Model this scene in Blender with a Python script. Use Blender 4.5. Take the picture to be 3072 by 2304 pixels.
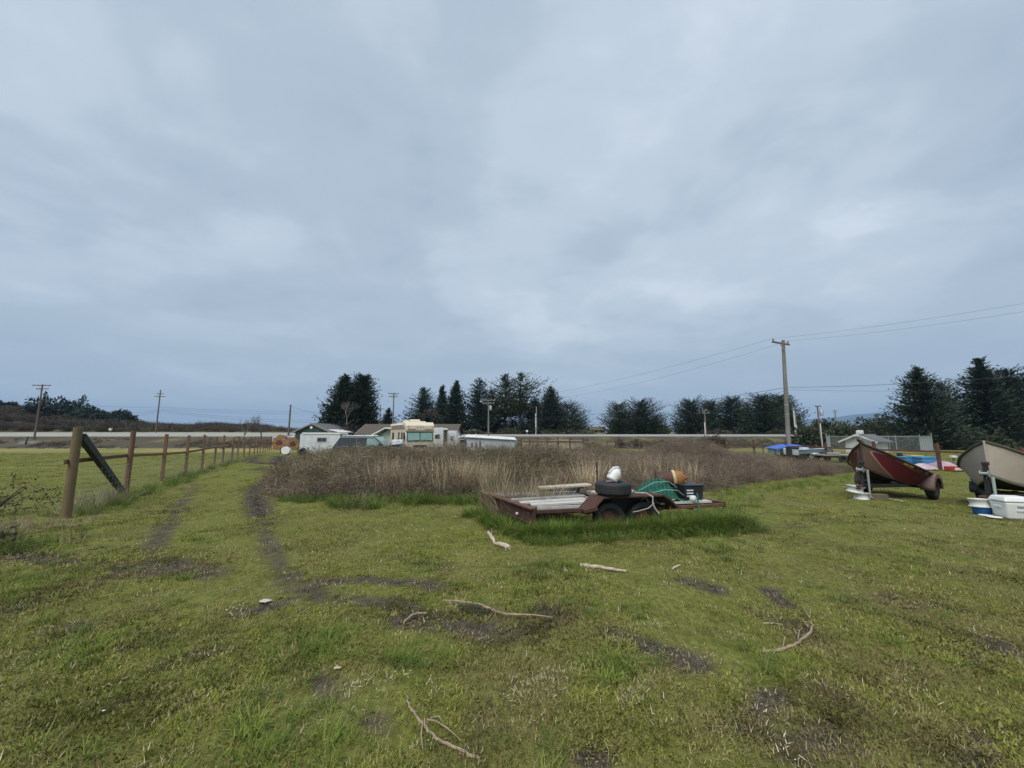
import bpy, bmesh, math, random
import numpy as np
from mathutils import Vector, Matrix, Euler, noise as mnoise
for o in list(bpy.data.objects): bpy.data.objects.remove(o)
scene = bpy.context.scene
C = scene.collection
R = math.radians
rng = np.random.default_rng(7)
random.seed(7)

# ---------------------------------------------------------------- camera, sky, sun, exposure
F = 1154.0                       # focal length in photograph pixels (3072 wide)
PITCH = math.atan((1299 - 1152) / F)
CAMZ = 1.62
cam_d = bpy.data.cameras.new('camera'); cam = bpy.data.objects.new('camera', cam_d); C.objects.link(cam)
cam_d.sensor_width = 36; cam_d.lens = 36 * F / 3072; cam_d.clip_start = .05; cam_d.clip_end = 9000
cam.location = (0, 0, CAMZ); cam.rotation_euler = (math.pi/2 + PITCH, 0, 0)
scene.camera = cam

SUN_EL, SUN_AZ = R(58), R(205)     # azimuth from +Y, clockwise
sun_d = bpy.data.lights.new('sun', 'SUN'); sun = bpy.data.objects.new('sun', sun_d); C.objects.link(sun)
sun_d.energy = 1.5; sun_d.angle = R(40); sun_d.color = (1.0, .96, .88)
sdir = Vector((math.sin(SUN_AZ)*math.cos(SUN_EL), math.cos(SUN_AZ)*math.cos(SUN_EL), math.sin(SUN_EL)))
sun.rotation_euler = sdir.to_track_quat('Z', 'Y').to_euler()

world = bpy.data.worlds.new('World'); scene.world = world; world.use_nodes = True
nt = world.node_tree; nt.nodes.clear()
def wn(t, **k):
    n = nt.nodes.new(t)
    for a, b in k.items(): setattr(n, a, b)
    return n
def wl(a, b): nt.links.new(a, b)
def wmath(op, a, b=None, clamp=False):
    n = wn('ShaderNodeMath', operation=op); n.use_clamp = clamp
    for i, s in enumerate((a, b)):
        if s is None: continue
        if isinstance(s, (int, float)): n.inputs[i].default_value = s
        else: wl(s, n.inputs[i])
    return n.outputs[0]
def wmix(f, a, b, mode='MIX'):
    n = wn('ShaderNodeMix', data_type='RGBA', blend_type=mode)
    for i, s in ((0, f), (6, a), (7, b)):
        if isinstance(s, (int, float)): n.inputs[i].default_value = s
        elif isinstance(s, tuple): n.inputs[i].default_value = (*s, 1)
        else: wl(s, n.inputs[i])
    return n.outputs[2]
def wramp(fac, stops):
    n = wn('ShaderNodeValToRGB'); e = n.color_ramp.elements
    while len(e) < len(stops): e.new(.5)
    for q, (p, c) in zip(e, stops): q.position = p; q.color = (*c, 1)
    n.color_ramp.interpolation = 'EASE'
    wl(fac, n.inputs[0]); return n.outputs[0]
tc = wn('ShaderNodeTexCoord'); sep = wn('ShaderNodeSeparateXYZ'); wl(tc.outputs['Generated'], sep.inputs[0])
zz = wmath('MAXIMUM', sep.outputs[2], 0.0)
den = wmath('ADD', zz, .16)
comb = wn('ShaderNodeCombineXYZ')
wl(wmath('DIVIDE', sep.outputs[0], den), comb.inputs[0]); wl(wmath('DIVIDE', sep.outputs[1], den), comb.inputs[1])
def wnoise(scale, detail, rough, dist, off):
    mp = wn('ShaderNodeMapping'); mp.inputs['Location'].default_value = off
    wl(comb.outputs[0], mp.inputs['Vector'])
    n = wn('ShaderNodeTexNoise'); n.inputs['Scale'].default_value = scale; n.inputs['Detail'].default_value = detail
    n.inputs['Roughness'].default_value = rough; n.inputs['Distortion'].default_value = dist
    wl(mp.outputs[0], n.inputs['Vector']); return n.outputs[0]
n1 = wnoise(.62, 4, .50, .35, (1.9, 3.1, 0))
n2 = wnoise(1.9, 5, .52, .25, (7.3, 1.2, 2))
cl = wmath('ADD', wmath('MULTIPLY', n1, .54), wmath('MULTIPLY', n2, .46))
cloud = wramp(cl, [(.38, (.318, .418, .535)), (.47, (.388, .490, .605)), (.55, (.488, .592, .712)), (.64, (.645, .738, .845))])
hz = wramp(zz, [(0, (.345, .445, .555)), (.09, (.355, .455, .565)), (.30, (.405, .505, .605)), (.8, (.46, .555, .65))])
hfac = wramp(zz, [(0, (1, 1, 1)), (.10, (.75, .75, .75)), (.42, (.22, .22, .22)), (1, (.15, .15, .15))])
skyc = wmix(hfac, cloud, hz)
nish = wn('ShaderNodeTexSky', sky_type='NISHITA'); nish.sun_disc = False
nish.sun_elevation = SUN_EL; nish.sun_rotation = SUN_AZ
nsc = wmix(1.0, nish.outputs[0], (.07, .07, .07), 'MULTIPLY')
fin = wmix(1.0, wmix(.93, nsc, skyc), (1.02, .985, .955), 'MULTIPLY')
bg = wn('ShaderNodeBackground'); wl(fin, bg.inputs[0]); bg.inputs[1].default_value = 0.555
wo = wn('ShaderNodeOutputWorld'); wl(bg.outputs[0], wo.inputs[0])

vs = scene.view_settings
vs.view_transform = 'Standard'; vs.look = 'None'; vs.gamma = 1; vs.exposure = 1.1; vs.use_curve_mapping = False

# ---------------------------------------------------------------- pixel helpers (photograph pixels, 3072 x 2304)
cp_, sp_ = math.cos(PITCH), math.sin(PITCH)
def ss(a, b, x):
    t = min(1, max(0, (x-a)/(b-a))); return t*t*(3-2*t)
ROAD0, ROAD1 = 76.0, 85.0
def tz(x, y):
    """ground height"""
    r = math.hypot(x, y)
    z = -.45*ss(6, 26, r)
    z -= .35*ss(30, 55, y)
    z += 1.72*ss(61, 75, y)                        # road embankment
    if y > ROAD0: z += .045*(min(y, ROAD1)-ROAD0) * (.9 + .9*ss(-10, -70, x))
    z += (.5*ss(86, 100, y))*(1-ss(-40, 10, x))
    if 2 < y < 60: z += .05*mnoise.noise((x*.35, y*.35, 0)) + .02*mnoise.noise((x*1.3, y*1.3, 5))
    return z
def ray(px, py):
    a = (px-1536)/F; b = (1152-py)/F
    return (a, cp_-b*sp_, sp_+b*cp_)
def at(px, py, Y):
    v = ray(px, py); t = Y/v[1]; return Vector((v[0]*t, Y, CAMZ+v[2]*t))
def G(px, py, dz=0):
    v = ray(px, py); z = 0
    for i in range(50):
        t = (z-CAMZ)/v[2]; z = .5*z+.5*tz(v[0]*t, v[1]*t)
    return Vector((v[0]*t, v[1]*t, z+dz))
def gp(x, y, dz=0): return Vector((x, y, tz(x, y)+dz))

# ---------------------------------------------------------------- mesh builder
class MB:
    def __init__(s): s.v = []; s.f = []
    def add(s, vs, fs):
        b = len(s.v); s.v += [tuple(p) for p in vs]; s.f += [tuple(i+b for i in f) for f in fs]; return s
    def box(s, c, d, rot=None):
        hx, hy, hz_ = d[0]/2, d[1]/2, d[2]/2
        P = [Vector((x, y, z)) for z in (-hz_, hz_) for y in (-hy, hy) for x in (-hx, hx)]
        if rot is not None:
            M = Euler(rot).to_matrix(); P = [M @ p for p in P]
        c = Vector(c)
        return s.add([p+c for p in P], [(0,2,3,1),(4,5,7,6),(0,1,5,4),(2,6,7,3),(0,4,6,2),(1,3,7,5)])
    def bar(s, p0, p1, w, h, up=(0,0,1)):
        p0, p1 = Vector(p0), Vector(p1); d = (p1-p0).normalized(); u = Vector(up)
        if abs(d.dot(u)) > .98: u = Vector((1,0,0))
        r = d.cross(u).normalized(); u = r.cross(d)
        P = [p + r*a*w/2 + u*b*h/2 for p in (p0, p1) for a, b in ((-1,-1),(1,-1),(1,1),(-1,1))]
        return s.add(P, [(3,2,1,0),(4,5,6,7),(0,1,5,4),(1,2,6,5),(2,3,7,6),(3,0,4,7)])
    def tube(s, pts, r, n=8, cap=True):
        pts = [Vector(p) for p in pts]; m = len(pts)
        rr = r if isinstance(r, (list, tuple)) else [r]*m
        V = []; up = Vector((.13, .21, .97)); 
        for i, p in enumerate(pts):
            d = (pts[min(i+1, m-1)]-pts[max(i-1, 0)]).normalized()
            a = d.cross(up)
            if a.length < .15: a = d.cross(Vector((1, 0, 0)))
            a.normalize(); b = d.cross(a)
            V += [p + (a*math.cos(t)+b*math.sin(t))*rr[i] for t in [2*math.pi*k/n for k in range(n)]]
        Fc = [(i*n+k, i*n+(k+1)%n, (i+1)*n+(k+1)%n, (i+1)*n+k) for i in range(m-1) for k in range(n)]
        if cap: Fc += [tuple(range(n-1, -1, -1)), tuple((m-1)*n+k for k in range(n))]
        return s.add(V, Fc)
    def lathe(s, prof, n=20, M=None, close=False, cap=True):
        V = []
        for r, z in prof:
            for k in range(n):
                t = 2*math.pi*k/n; V.append(Vector((r*math.cos(t), r*math.sin(t), z)))
        if M is not None: V = [M @ p for p in V]
        m = len(prof)
        Fc = [(i*n+k, i*n+(k+1)%n, ((i+1)%m)*n+(k+1)%n, ((i+1)%m)*n+k) for i in range(m if close else m-1) for k in range(n)]
        if not close and cap: 
            if prof[0][0] > 1e-4: Fc.append(tuple(range(n-1, -1, -1)))
            if prof[-1][0] > 1e-4: Fc.append(tuple((m-1)*n+k for k in range(n)))
        return s.add(V, Fc)
    def prism(s, poly, ext):
        """closed polygon (3-D points) extruded by the vector ext"""
        n = len(poly); ext = Vector(ext); P = [Vector(p) for p in poly]
        return s.add(P+[p+ext for p in P], [tuple(range(n-1, -1, -1)), tuple(range(n, 2*n))] + [(i, (i+1)%n, n+(i+1)%n, n+i) for i in range(n)])
    def grid(s, rows, closed=False):
        m = len(rows); n = len(rows[0])
        V = [p for r in rows for p in r]
        Fc = [(i*n+k, i*n+(k+1)%n, (i+1)*n+(k+1)%n, (i+1)*n+k) for i in range(m-1) for k in range(n if closed else n-1)]
        return s.add(V, Fc)
    def build(s, name, mat, parent=None, smooth=False, bevel=0, fix=True):
        me = bpy.data.meshes.new(name); me.from_pydata([tuple(p) for p in s.v], [], s.f)
        if fix:
            bm = bmesh.new(); bm.from_mesh(me); bmesh.ops.recalc_face_normals(bm, faces=bm.faces); bm.to_mesh(me); bm.free()
        if mat: me.materials.append(mat)
        if smooth:
            me.shade_smooth()
            me.set_sharp_from_angle(angle=R(40))
        o = bpy.data.objects.new(name, me); C.objects.link(o)
        if parent: o.parent = parent
        if bevel:
            m = o.modifiers.new('bevel', 'BEVEL'); m.width = bevel; m.segments = 2; m.limit_method = 'ANGLE'; m.angle_limit = R(35)
        return o
def tag(o, label=None, cat=None, group=None, kind=None):
    if label: o['label'] = label
    if cat: o['category'] = cat
    if group: o['group'] = group
    if kind: o['kind'] = kind
    return o
def thing(name, label, cat, loc=(0,0,0), rotz=0, group=None):
    o = bpy.data.objects.new(name, None); C.objects.link(o); o.empty_display_size = .2
    o.location = loc; o.rotation_euler = (0, 0, rotz)
    return tag(o, label, cat, group)
def inst(src, name=None, parent=None, loc=None, rot=None):
    o = src.copy(); C.objects.link(o); o.parent = parent
    if loc is not None: o.location = loc
    if rot is not None: o.rotation_euler = rot
    return o
def np_mesh(name, V, Fq, mat, parent=None, smooth=False):
    """V (n,3) array, Fq (m,k) index array"""
    V = np.asarray(V, np.float32); Fq = np.asarray(Fq, np.int32); k = Fq.shape[1]
    me = bpy.data.meshes.new(name); me.vertices.add(len(V)); me.vertices.foreach_set('co', V.ravel())
    me.loops.add(Fq.size); me.loops.foreach_set('vertex_index', Fq.ravel())
    me.polygons.add(len(Fq)); me.polygons.foreach_set('loop_start', np.arange(0, Fq.size, k, dtype=np.int32))
    try: me.polygons.foreach_set('loop_total', np.full(len(Fq), k, np.int32))
    except Exception: pass
    me.update(calc_edges=True); me.validate()
    if mat: me.materials.append(mat)
    if smooth: me.shade_smooth()
    o = bpy.data.objects.new(name, me); C.objects.link(o)
    if parent: o.parent = parent
    return o

# ---------------------------------------------------------------- materials
class NT:
    def __init__(s, name):
        s.m = bpy.data.materials.new(name); s.m.use_nodes = True; s.t = s.m.node_tree
        s.b = s.t.nodes['Principled BSDF']; s.out = s.t.nodes['Material Output']
    def n(s, t, **k):
        x = s.t.nodes.new(t)
        for a, b in k.items(): setattr(x, a, b)
        return x
    def set(s, sock, v):
        if isinstance(v, (int, float)): sock.default_value = v
        elif isinstance(v, (tuple, list)): sock.default_value = (*v, 1) if len(v) == 3 and sock.type == 'RGBA' else tuple(v)
        else: s.t.links.new(v, sock)
    def math(s, op, a, b=0., clamp=False):
        x = s.n('ShaderNodeMath', operation=op); x.use_clamp = clamp; s.set(x.inputs[0], a); s.set(x.inputs[1], b); return x.outputs[0]
    def mix(s, f, a, b, mode='MIX'):
        x = s.n('ShaderNodeMix', data_type='RGBA', blend_type=mode); s.set(x.inputs[0], f); s.set(x.inputs[6], a); s.set(x.inputs[7], b); return x.outputs[2]
    def ramp(s, f, stops):
        x = s.n('ShaderNodeValToRGB'); e = x.color_ramp.elements
        while len(e) < len(stops): e.new(.5)
        for q, (p, c) in zip(e, stops): q.position = p; q.color = (*c, 1) if isinstance(c, tuple) else (c, c, c, 1)
        s.set(x.inputs[0], f); return x.outputs[0]
    def noise(s, vec, scale, detail=4, rough=.55, dist=0.):
        x = s.n('ShaderNodeTexNoise'); s.set(x.inputs['Vector'], vec); x.inputs['Scale'].default_value = scale
        x.inputs['Detail'].default_value = detail; x.inputs['Roughness'].default_value = rough; x.inputs['Distortion'].default_value = dist
        return x.outputs[0]
    def scale(s, vec, sc):
        x = s.n('ShaderNodeMapping'); s.set(x.inputs['Vector'], vec); x.inputs['Scale'].default_value = sc; return x.outputs[0]
    def obj(s): return s.n('ShaderNodeTexCoord').outputs['Object']
    def pos(s): return s.n('ShaderNodeNewGeometry').outputs['Position']
    def attr(s, name, typ='GEOMETRY'):
        x = s.n('ShaderNodeAttribute', attribute_name=name, attribute_type=typ); return x
    def bump(s, h, strength=.3, dist=.01):
        x = s.n('ShaderNodeBump'); x.inputs['Strength'].default_value = strength; x.inputs['Distance'].default_value = dist
        s.set(x.inputs['Height'], h); s.t.links.new(x.outputs[0], s.b.inputs['Normal'])
    def fin(s, col, rough=.8, metal=0., spec=None):
        s.set(s.b.inputs['Base Color'], col); s.set(s.b.inputs['Roughness'], rough); s.set(s.b.inputs['Metallic'], metal)
        if spec is not None: s.b.inputs['Specular IOR Level'].default_value = spec
        return s.m
def pm(name, c, c2=None, scale=4., rough=.75, metal=0., amt=.5, bump=.15, stretch=(1,1,1), spec=None):
    """weathered surface: colour c broken up by c2 at two sizes"""
    t = NT(name); v = t.scale(t.obj(), stretch)
    if c2 is None: c2 = tuple(x*.62 for x in c)
    a = t.noise(v, scale, 6, .62); b = t.noise(v, scale*9, 4, .6)
    f = t.math('ADD', t.math('MULTIPLY', a, .7), t.math('MULTIPLY', b, .3))
    f = t.ramp(f, [(.5-amt*.22, 0.), (.5+amt*.22+.02, 1.)])
    if bump: t.bump(b, bump, .01)
    return t.fin(t.mix(f, c, c2), t.math('ADD', rough-.08, t.math('MULTIPLY', a, .16)), metal, spec)
M = {}
M['post'] = pm('weathered_post', (.200, .108, .062), (.115, .064, .040), 6, .85, stretch=(1,1,.25), amt=.7, bump=.4)
M['post_green'] = pm('mossy_post', (.175, .118, .062), (.125, .10, .05), 5, .9, stretch=(1,1,.3), bump=.4)
M['redrail'] = pm('red_brown_rail', (.155, .062, .045), (.09, .04, .032), 5, .85, bump=.3)
M['black_timber'] = pm('black_timber', (.022, .024, .028), (.012, .012, .014), 6, .7, bump=.4, stretch=(1,1,.3))
M['grey_timber'] = pm('grey_timber', (.30, .29, .27), (.17, .16, .15), 7, .85, bump=.4)
M['pale_wood'] = pm('bleached_wood', (.58, .50, .40), (.34, .27, .20), 14, .8, bump=.5)
M['stick'] = pm('bark_stick', (.26, .18, .12), (.12, .08, .055), 16, .85, bump=.7)
M['tan_stick'] = pm('tan_stick', (.40, .31, .21), (.22, .16, .11), 16, .85, bump=.7)
M['pole'] = pm('pole_wood', (.23, .21, .185), (.14, .125, .11), 3, .9, stretch=(1,1,.2), bump=.3)
M['pole_red'] = pm('pole_wood_brown', (.17, .12, .115), (.11, .08, .08), 3, .9, stretch=(1,1,.2), bump=.3)
M['wire'] = pm('wire', (.055, .06, .075), None, 4, .6)
M['galv'] = pm('galvanised', (.42, .45, .46), (.30, .32, .33), 8, .45, .6)
M['white_pvc'] = pm('white_pipe', (.72, .72, .70), (.55, .55, .52), 3, .6)
M['rust'] = pm('rusty_steel', (.105, .045, .032), (.045, .024, .02), 7, .85, .15, amt=.8, bump=.5)
M['rust_light'] = pm('rusty_rail', (.17, .085, .05), (.075, .035, .025), 9, .85, .1, amt=.8, bump=.5)
M['tyre'] = pm('tyre_rubber', (.016, .017, .020), (.030, .030, .030), 12, .72, bump=.3)
M['dark'] = pm('dark_steel', (.018, .018, .020), (.035, .030, .026), 8, .7, .3)
M['black_plastic'] = pm('black_plastic', (.012, .013, .016), (.025, .026, .03), 5, .5)
M['white_paint'] = pm('white_paint', (.74, .75, .74), (.58, .57, .54), 3, .55, amt=.7)
M['white_board'] = pm('white_boards', (.54, .53, .50), (.36, .34, .31), 6, .7, amt=.7)
M['white_plastic'] = pm('white_plastic', (.72, .73, .72), (.60, .59, .57), 3, .5, amt=.6, bump=.05)
M['wheel_white'] = pm('white_wheel', (.66, .68, .66), (.42, .40, .36), 7, .5, amt=.8)
M['rope'] = pm('rope', (.48, .46, .40), (.32, .30, .25), 20, .9)
M['glass'] = pm('dark_glass', (.030, .035, .040), (.045, .05, .055), 1.5, .12, 0, bump=0)
M['green_glass'] = pm('curtained_windscreen', (.22, .35, .32), (.17, .29, .27), 2, .2, 0, bump=0)
M['cream'] = pm('cream_fibreglass', (.68, .60, .47), (.58, .50, .38), 1.2, .5, amt=.8, bump=.03)
M['stripe'] = pm('orange_stripe', (.45, .20, .10), None, 3, .6)
M['suv'] = pm('slate_paint', (.035, .045, .062), (.045, .052, .065), 2, .28, .3, bump=.02)
M['suv_hood'] = pm('faded_bonnet', (.42, .46, .48), (.30, .33, .35), 3, .45)
M['chrome'] = pm('bright_metal', (.62, .64, .66), (.5, .5, .5), 3, .25, .8, bump=0)
M['house_green'] = pm('green_siding', (.058, .098, .090), (.045, .078, .072), 2, .85)
M['mint'] = pm('mint_siding', (.38, .47, .43), (.30, .38, .35), 2, .8)
M['roof_brown'] = pm('brown_shingle', (.105, .085, .066), (.07, .057, .046), 6, .95, bump=.3)
M['roof_grey'] = pm('grey_shingle', (.13, .13, .14), (.09, .09, .10), 6, .95, bump=.3)
M['camper'] = pm('camper_white', (.64, .66, .68), (.52, .54, .56), 2, .5, amt=.7)
M['shedwall'] = pm('shed_wall', (.50, .55, .57), (.36, .36, .35), 1.6, .7, amt=.7)
M['brown_panel'] = pm('brown_panel', (.10, .065, .055), None, 3, .8)
M['log_bark'] = pm('log_bark', (.16, .13, .105), (.085, .068, .055), 3, .95, bump=.8)
M['log_end'] = pm('log_cut_face', (.42, .22, .10), (.20, .09, .04), 3, .85, amt=.8, bump=.4)
M['tan_wall'] = pm('tan_wall', (.36, .31, .25), (.28, .24, .2), 2, .85)
M['red_paint'] = pm('dark_red_paint', (.085, .010, .014), (.062, .010, .012), 3, .45)
M['brown_paint'] = pm('brown_paint', (.115, .068, .048), (.09, .055, .04), 4, .6)
M['hull_bottom'] = pm('black_hull', (.014, .013, .013), (.03, .025, .022), 5, .7)
M['gunwale'] = pm('oiled_gunwale', (.055, .035, .027), (.035, .024, .02), 7, .6)
M['beige_hull'] = pm('beige_hull', (.46, .395, .33), (.39, .335, .28), 3, .65, amt=.7)
M['olive_gunwale'] = pm('olive_gunwale', (.095, .085, .05), (.06, .055, .038), 7, .8)
M['fender_pink'] = pm('faded_fender', (.20, .125, .115), (.12, .075, .07), 6, .8)
M['fender_grey'] = pm('grey_fender', (.075, .095, .10), (.05, .06, .065), 6, .6)
M['blue_plastic'] = pm('blue_plastic', (.05, .25, .50), (.04, .19, .40), 3, .5, bump=.02)
M['blue_bucket'] = pm('blue_bucket', (.015, .11, .36), (.012, .08, .28), 4, .5)
M['blue_tarp'] = pm('blue_tarp', (.05, .14, .52), (.035, .10, .40), 3, .6, bump=.2)
M['boat_white'] = pm('boat_white', (.62, .68, .70), (.48, .54, .56), 2, .4)
M['boat_grey'] = pm('boat_grey_hull', (.34, .39, .38), (.25, .28, .27), 2, .5)
M['boat_blue'] = pm('boat_blue_band', (.19, .27, .35), (.14, .2, .27), 2, .4)
M['pink_tarp'] = pm('pink_tarp', (.50, .14, .24), (.62, .48, .50), 1.2, .7, amt=.9)
M['purple_tarp'] = pm('purple_white_tarp', (.62, .54, .56), (.26, .12, .19), 1.6, .7, amt=.9)
M['red_plastic'] = pm('red_plastic', (.42, .055, .04), None, 3, .5)
M['net'] = pm('green_net', (.022, .20, .135), (.018, .13, .10), 8, .8)
M['net_rope'] = pm('pale_green_rope', (.20, .38, .32), (.12, .28, .23), 10, .8)
M['float_brown'] = pm('brown_float', (.085, .035, .022), (.04, .02, .016), 6, .7)
M['float_gold'] = pm('amber_float', (.40, .185, .035), (.16, .062, .02), 7, .6, amt=.8)
M['float_rim'] = pm('pale_rim', (.58, .45, .25), None, 6, .6)
M['sticker'] = pm('yellow_sticker', (.62, .45, .17), (.5, .35, .12), 9, .6)
M['letter'] = pm('pale_letters', (.52, .50, .46), None, 9, .7)
M['brick'] = pm('brown_block', (.16, .125, .085), (.11, .09, .065), 8, .9)
M['mailbox'] = pm('sign_white', (.7, .7, .68), None, 3, .6)
M['mud'] = pm('wet_mud', (.020, .021, .024), (.045, .042, .038), 2, .45, bump=.6)

# foliage that takes its colour from a per-instance tint, or from world-position noise
def tint_mat(name, jitter=.35, rough=.75, trans=0.):
    t = NT(name); a = t.attr('tint', 'INSTANCER').outputs['Color']
    n = t.noise(t.pos(), 23., 3); k = t.math('ADD', 1-jitter/2, t.math('MULTIPLY', n, jitter))
    col = t.mix(1., a, k, 'MULTIPLY'); m = t.fin(col, rough, 0, .25)
    if trans:
        tr = t.n('ShaderNodeBsdfTranslucent'); t.set(tr.inputs[0], col)
        mx = t.n('ShaderNodeMixShader'); mx.inputs[0].default_value = trans
        t.t.links.new(t.b.outputs[0], mx.inputs[1]); t.t.links.new(tr.outputs[0], mx.inputs[2]); t.t.links.new(mx.outputs[0], t.out.inputs[0])
    return m
def leaf_mat(name, c1, c2, scale=.9, rough=.8):
    t = NT(name); f = t.noise(t.pos(), scale, 4, .6); g = t.noise(t.pos(), scale*9, 2)
    f = t.math('ADD', t.math('MULTIPLY', f, .65), t.math('MULTIPLY', g, .35))
    return t.fin(t.mix(t.ramp(f, [(.38, 0.), (.62, 1.)]), c1, c2), rough, 0, .2)
M['tint'] = tint_mat('grass_blades', .4, .7, .25)
M['tint_dead'] = tint_mat('dead_stems', .5, .85)
M['fir'] = leaf_mat('evergreen_needles', (0.020, 0.035, 0.025), (0.043, 0.061, 0.036), .5)
M['fir_b'] = leaf_mat('evergreen_needles_blue', (0.020, 0.036, 0.030), (0.041, 0.061, 0.046), .5)
M['fir_y'] = leaf_mat('evergreen_needles_olive', (0.029, 0.046, 0.023), (0.061, 0.075, 0.036), .5)
M['hedge'] = leaf_mat('hedge_leaves', (0.035, 0.049, 0.026), (0.070, 0.081, 0.043), .7)
M['olive_shrub'] = leaf_mat('olive_shrub_leaves', (.055, .060, .030), (.095, .095, .055), .8)
M['brown_twig'] = leaf_mat('brown_twigs', (.060, .046, .036), (.105, .085, .066), .8)
M['grey_twig'] = leaf_mat('grey_twigs', (.11, .105, .095), (.16, .15, .135), .8)
M['trunk'] = pm('tree_bark', (.060, .048, .040), (.035, .028, .024), 3, .95, bump=.5)
M['pale_trunk'] = pm('pale_bark', (.18, .165, .135), (.11, .10, .085), 3, .95, bump=.3)

# ---------------------------------------------------------------- ground
def worn(px_list, w, s):      # polyline over the photograph laid on the ground: (points, half width, strength)
    return ([G(*p).xy for p in px_list], w, s)
TRACKS = [
    worn([(800,1440),(762,1462),(768,1500),(780,1545)], .25, 1.05),
    worn([(780,1545),(800,1600),(830,1680),(905,1760),(1010,1800)], .18, .42),
    worn([(590,1450),(530,1530),(470,1620),(440,1700)], .17, .55),
    worn([(0,1655),(60,1660),(130,1682),(200,1690)], .20, 1.0),
    worn([(270,1692),(340,1690),(420,1705),(520,1705)], .28, .65),
    worn([(520,1690),(640,1720)], .25, .55),
    worn([(960,1740),(1120,1735),(1280,1745),(1360,1765)], .15, .48),
    worn([(1000,1790),(1150,1800),(1250,1825)], .12, .52),
    worn([(1220,1850),(1420,1890),(1560,1900)], .20, .55),
    worn([(2400,1880),(2420,1900)], .14, .9), worn([(2310,1770),(2370,1820)], .12, .8),
    worn([(160,1885),(300,1875)], .14, .75), worn([(300,2130),(440,2095)], .15, .55), worn([(520,2130),(660,2080)], .14, .5),
    worn([(500,1990),(650,1950)], .11, .7), worn([(330,1960),(500,1900)], .14, .6),
    worn([(1850,1900),(2000,1960),(2080,1990)], .15, .58), worn([(2230,2160),(2330,2080)], .12, .6),
    worn([(2700,1800),(2800,1815)], .2, .7), worn([(2880,1960),(3000,1930)], .22, .6), worn([(2900,2260),(3050,2200)], .17, .6),
    worn([(1620,1830),(1680,1850)], .12, .7), worn([(2340,2230),(2500,2200)], .13, .45), worn([(2200,1590),(2400,1580)], .2, .4),
    worn([(1250,1670),(1330,1700)], .2, .5), worn([(940,2010),(1000,2090)], .1, .4), worn([(1770,2280),(1820,2240)], .1, .7),
    worn([(700,1840),(830,1810)], .12, .6), worn([(20,1830),(120,1810)], .2, .7), worn([(1150,2180),(1100,2150)], .1, .4),
    worn([(2620,2050),(2680,2100)], .14, .5), worn([(1400,1630),(1460,1620)], .15, .3), worn([(2070,1745),(2130,1765)], .2, .5),
    worn([(835,1362),(780,1366),(752,1376),(760,1386),(800,1391),(850,1392),(890,1390)], .42, 1.3),
    worn([(838,1368),(842,1391)], .55, 1.3), worn([(800,1400),(770,1410)], .3, .7),
]
def seg_d(X, Y, a, b):
    ax, ay = a; bx, by = b; dx, dy = bx-ax, by-ay; L = dx*dx+dy*dy+1e-9
    t = np.clip(((X-ax)*dx+(Y-ay)*dy)/L, 0, 1)
    return np.hypot(X-(ax+t*dx), Y-(ay+t*dy))
def vnoise(X, Y, s, seed=0):
    """smooth value noise, vectorised"""
    x = X*s+seed*17.3; y = Y*s-seed*9.7; xi = np.floor(x); yi = np.floor(y); fx = x-xi; fy = y-yi
    def h(a, b): 
        q = np.sin(a*127.1+b*311.7+seed*74.7)*43758.5453; return q-np.floor(q)
    u = fx*fx*(3-2*fx); w = fy*fy*(3-2*fy)
    return (h(xi,yi)*(1-u)+h(xi+1,yi)*u)*(1-w)+(h(xi,yi+1)*(1-u)+h(xi+1,yi+1)*u)*w
def fbm(X, Y, s, seed=0, o=3):
    r = 0; a = .5
    for i in range(o): r = r+a*vnoise(X, Y, s*2**i, seed+i); a *= .5
    return r/(1-.5**o)
def dirt_at(X, Y):
    d = np.zeros_like(X)
    wob = (fbm(X, Y, 2.2, 3)-.5)*.45
    for pts, w, s in TRACKS:
        m = np.full_like(X, 1e9)
        for a, b in zip(pts[:-1], pts[1:]): m = np.minimum(m, seg_d(X, Y, a, b))
        k = np.clip(1.35-(m+wob*w*1.6)/w, 0, 1); d = np.maximum(d, s*k*k*(3-2*k))
    return d
def axis(n, near, far, a=0.):
    h = np.sinh(np.linspace(0, near, n)); return h/h[-1]*far
xp = axis(230, 8.8, 6500.); xs = np.concatenate([-xp[::-1][:-1], xp])
ys = np.concatenate([[-60, -30, -15, -8, -4, -2, -1], np.linspace(0, 26, 300), 26+axis(190, 6.8, 6500.)[1:]])
GX, GY = np.meshgrid(xs, ys)
gz = np.array([[tz(x, y) for x in xs] for y in ys])
gz += (fbm(GX, GY, 3.1, 11)-.5)*.05*np.clip(1-np.hypot(GX, GY)/30, 0, 1)
gd = dirt_at(GX, GY); gz -= .035*np.clip(gd, 0, 1)
gd = np.maximum(gd, np.clip((GY-60)/3, 0, 1)*np.clip((76-GY)/2, 0, 1)*(.22+.5*np.clip(fbm(GX, GY, .35, 13)*2.2-.45, 0, 1)))
nx, ny = len(xs), len(ys)
idx = np.arange(nx*ny).reshape(ny, nx)
quads = np.stack([idx[:-1,:-1], idx[:-1,1:], idx[1:,1:], idx[1:,:-1]], -1).reshape(-1, 4)
t = NT('field_grass'); P_ = t.pos()
dirt = t.attr('dirt').outputs['Fac']; dry = t.attr('dry').outputs['Fac']
big = t.noise(P_, .45, 4, .6); mid = t.noise(P_, 2.6, 5, .62); fine = t.noise(t.scale(P_, (1, .55, 1)), 26., 5, .65); vf = t.noise(P_, 110., 3, .6)
g = t.mix(t.ramp(mid, [(.40, 0.), (.62, 1.)]), (.138, .155, .032), (.205, .218, .052))
g = t.mix(t.math('MULTIPLY', t.ramp(big, [(.42, 0.), (.62, 1.)]), .6), g, (.185, .168, .060))
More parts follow.
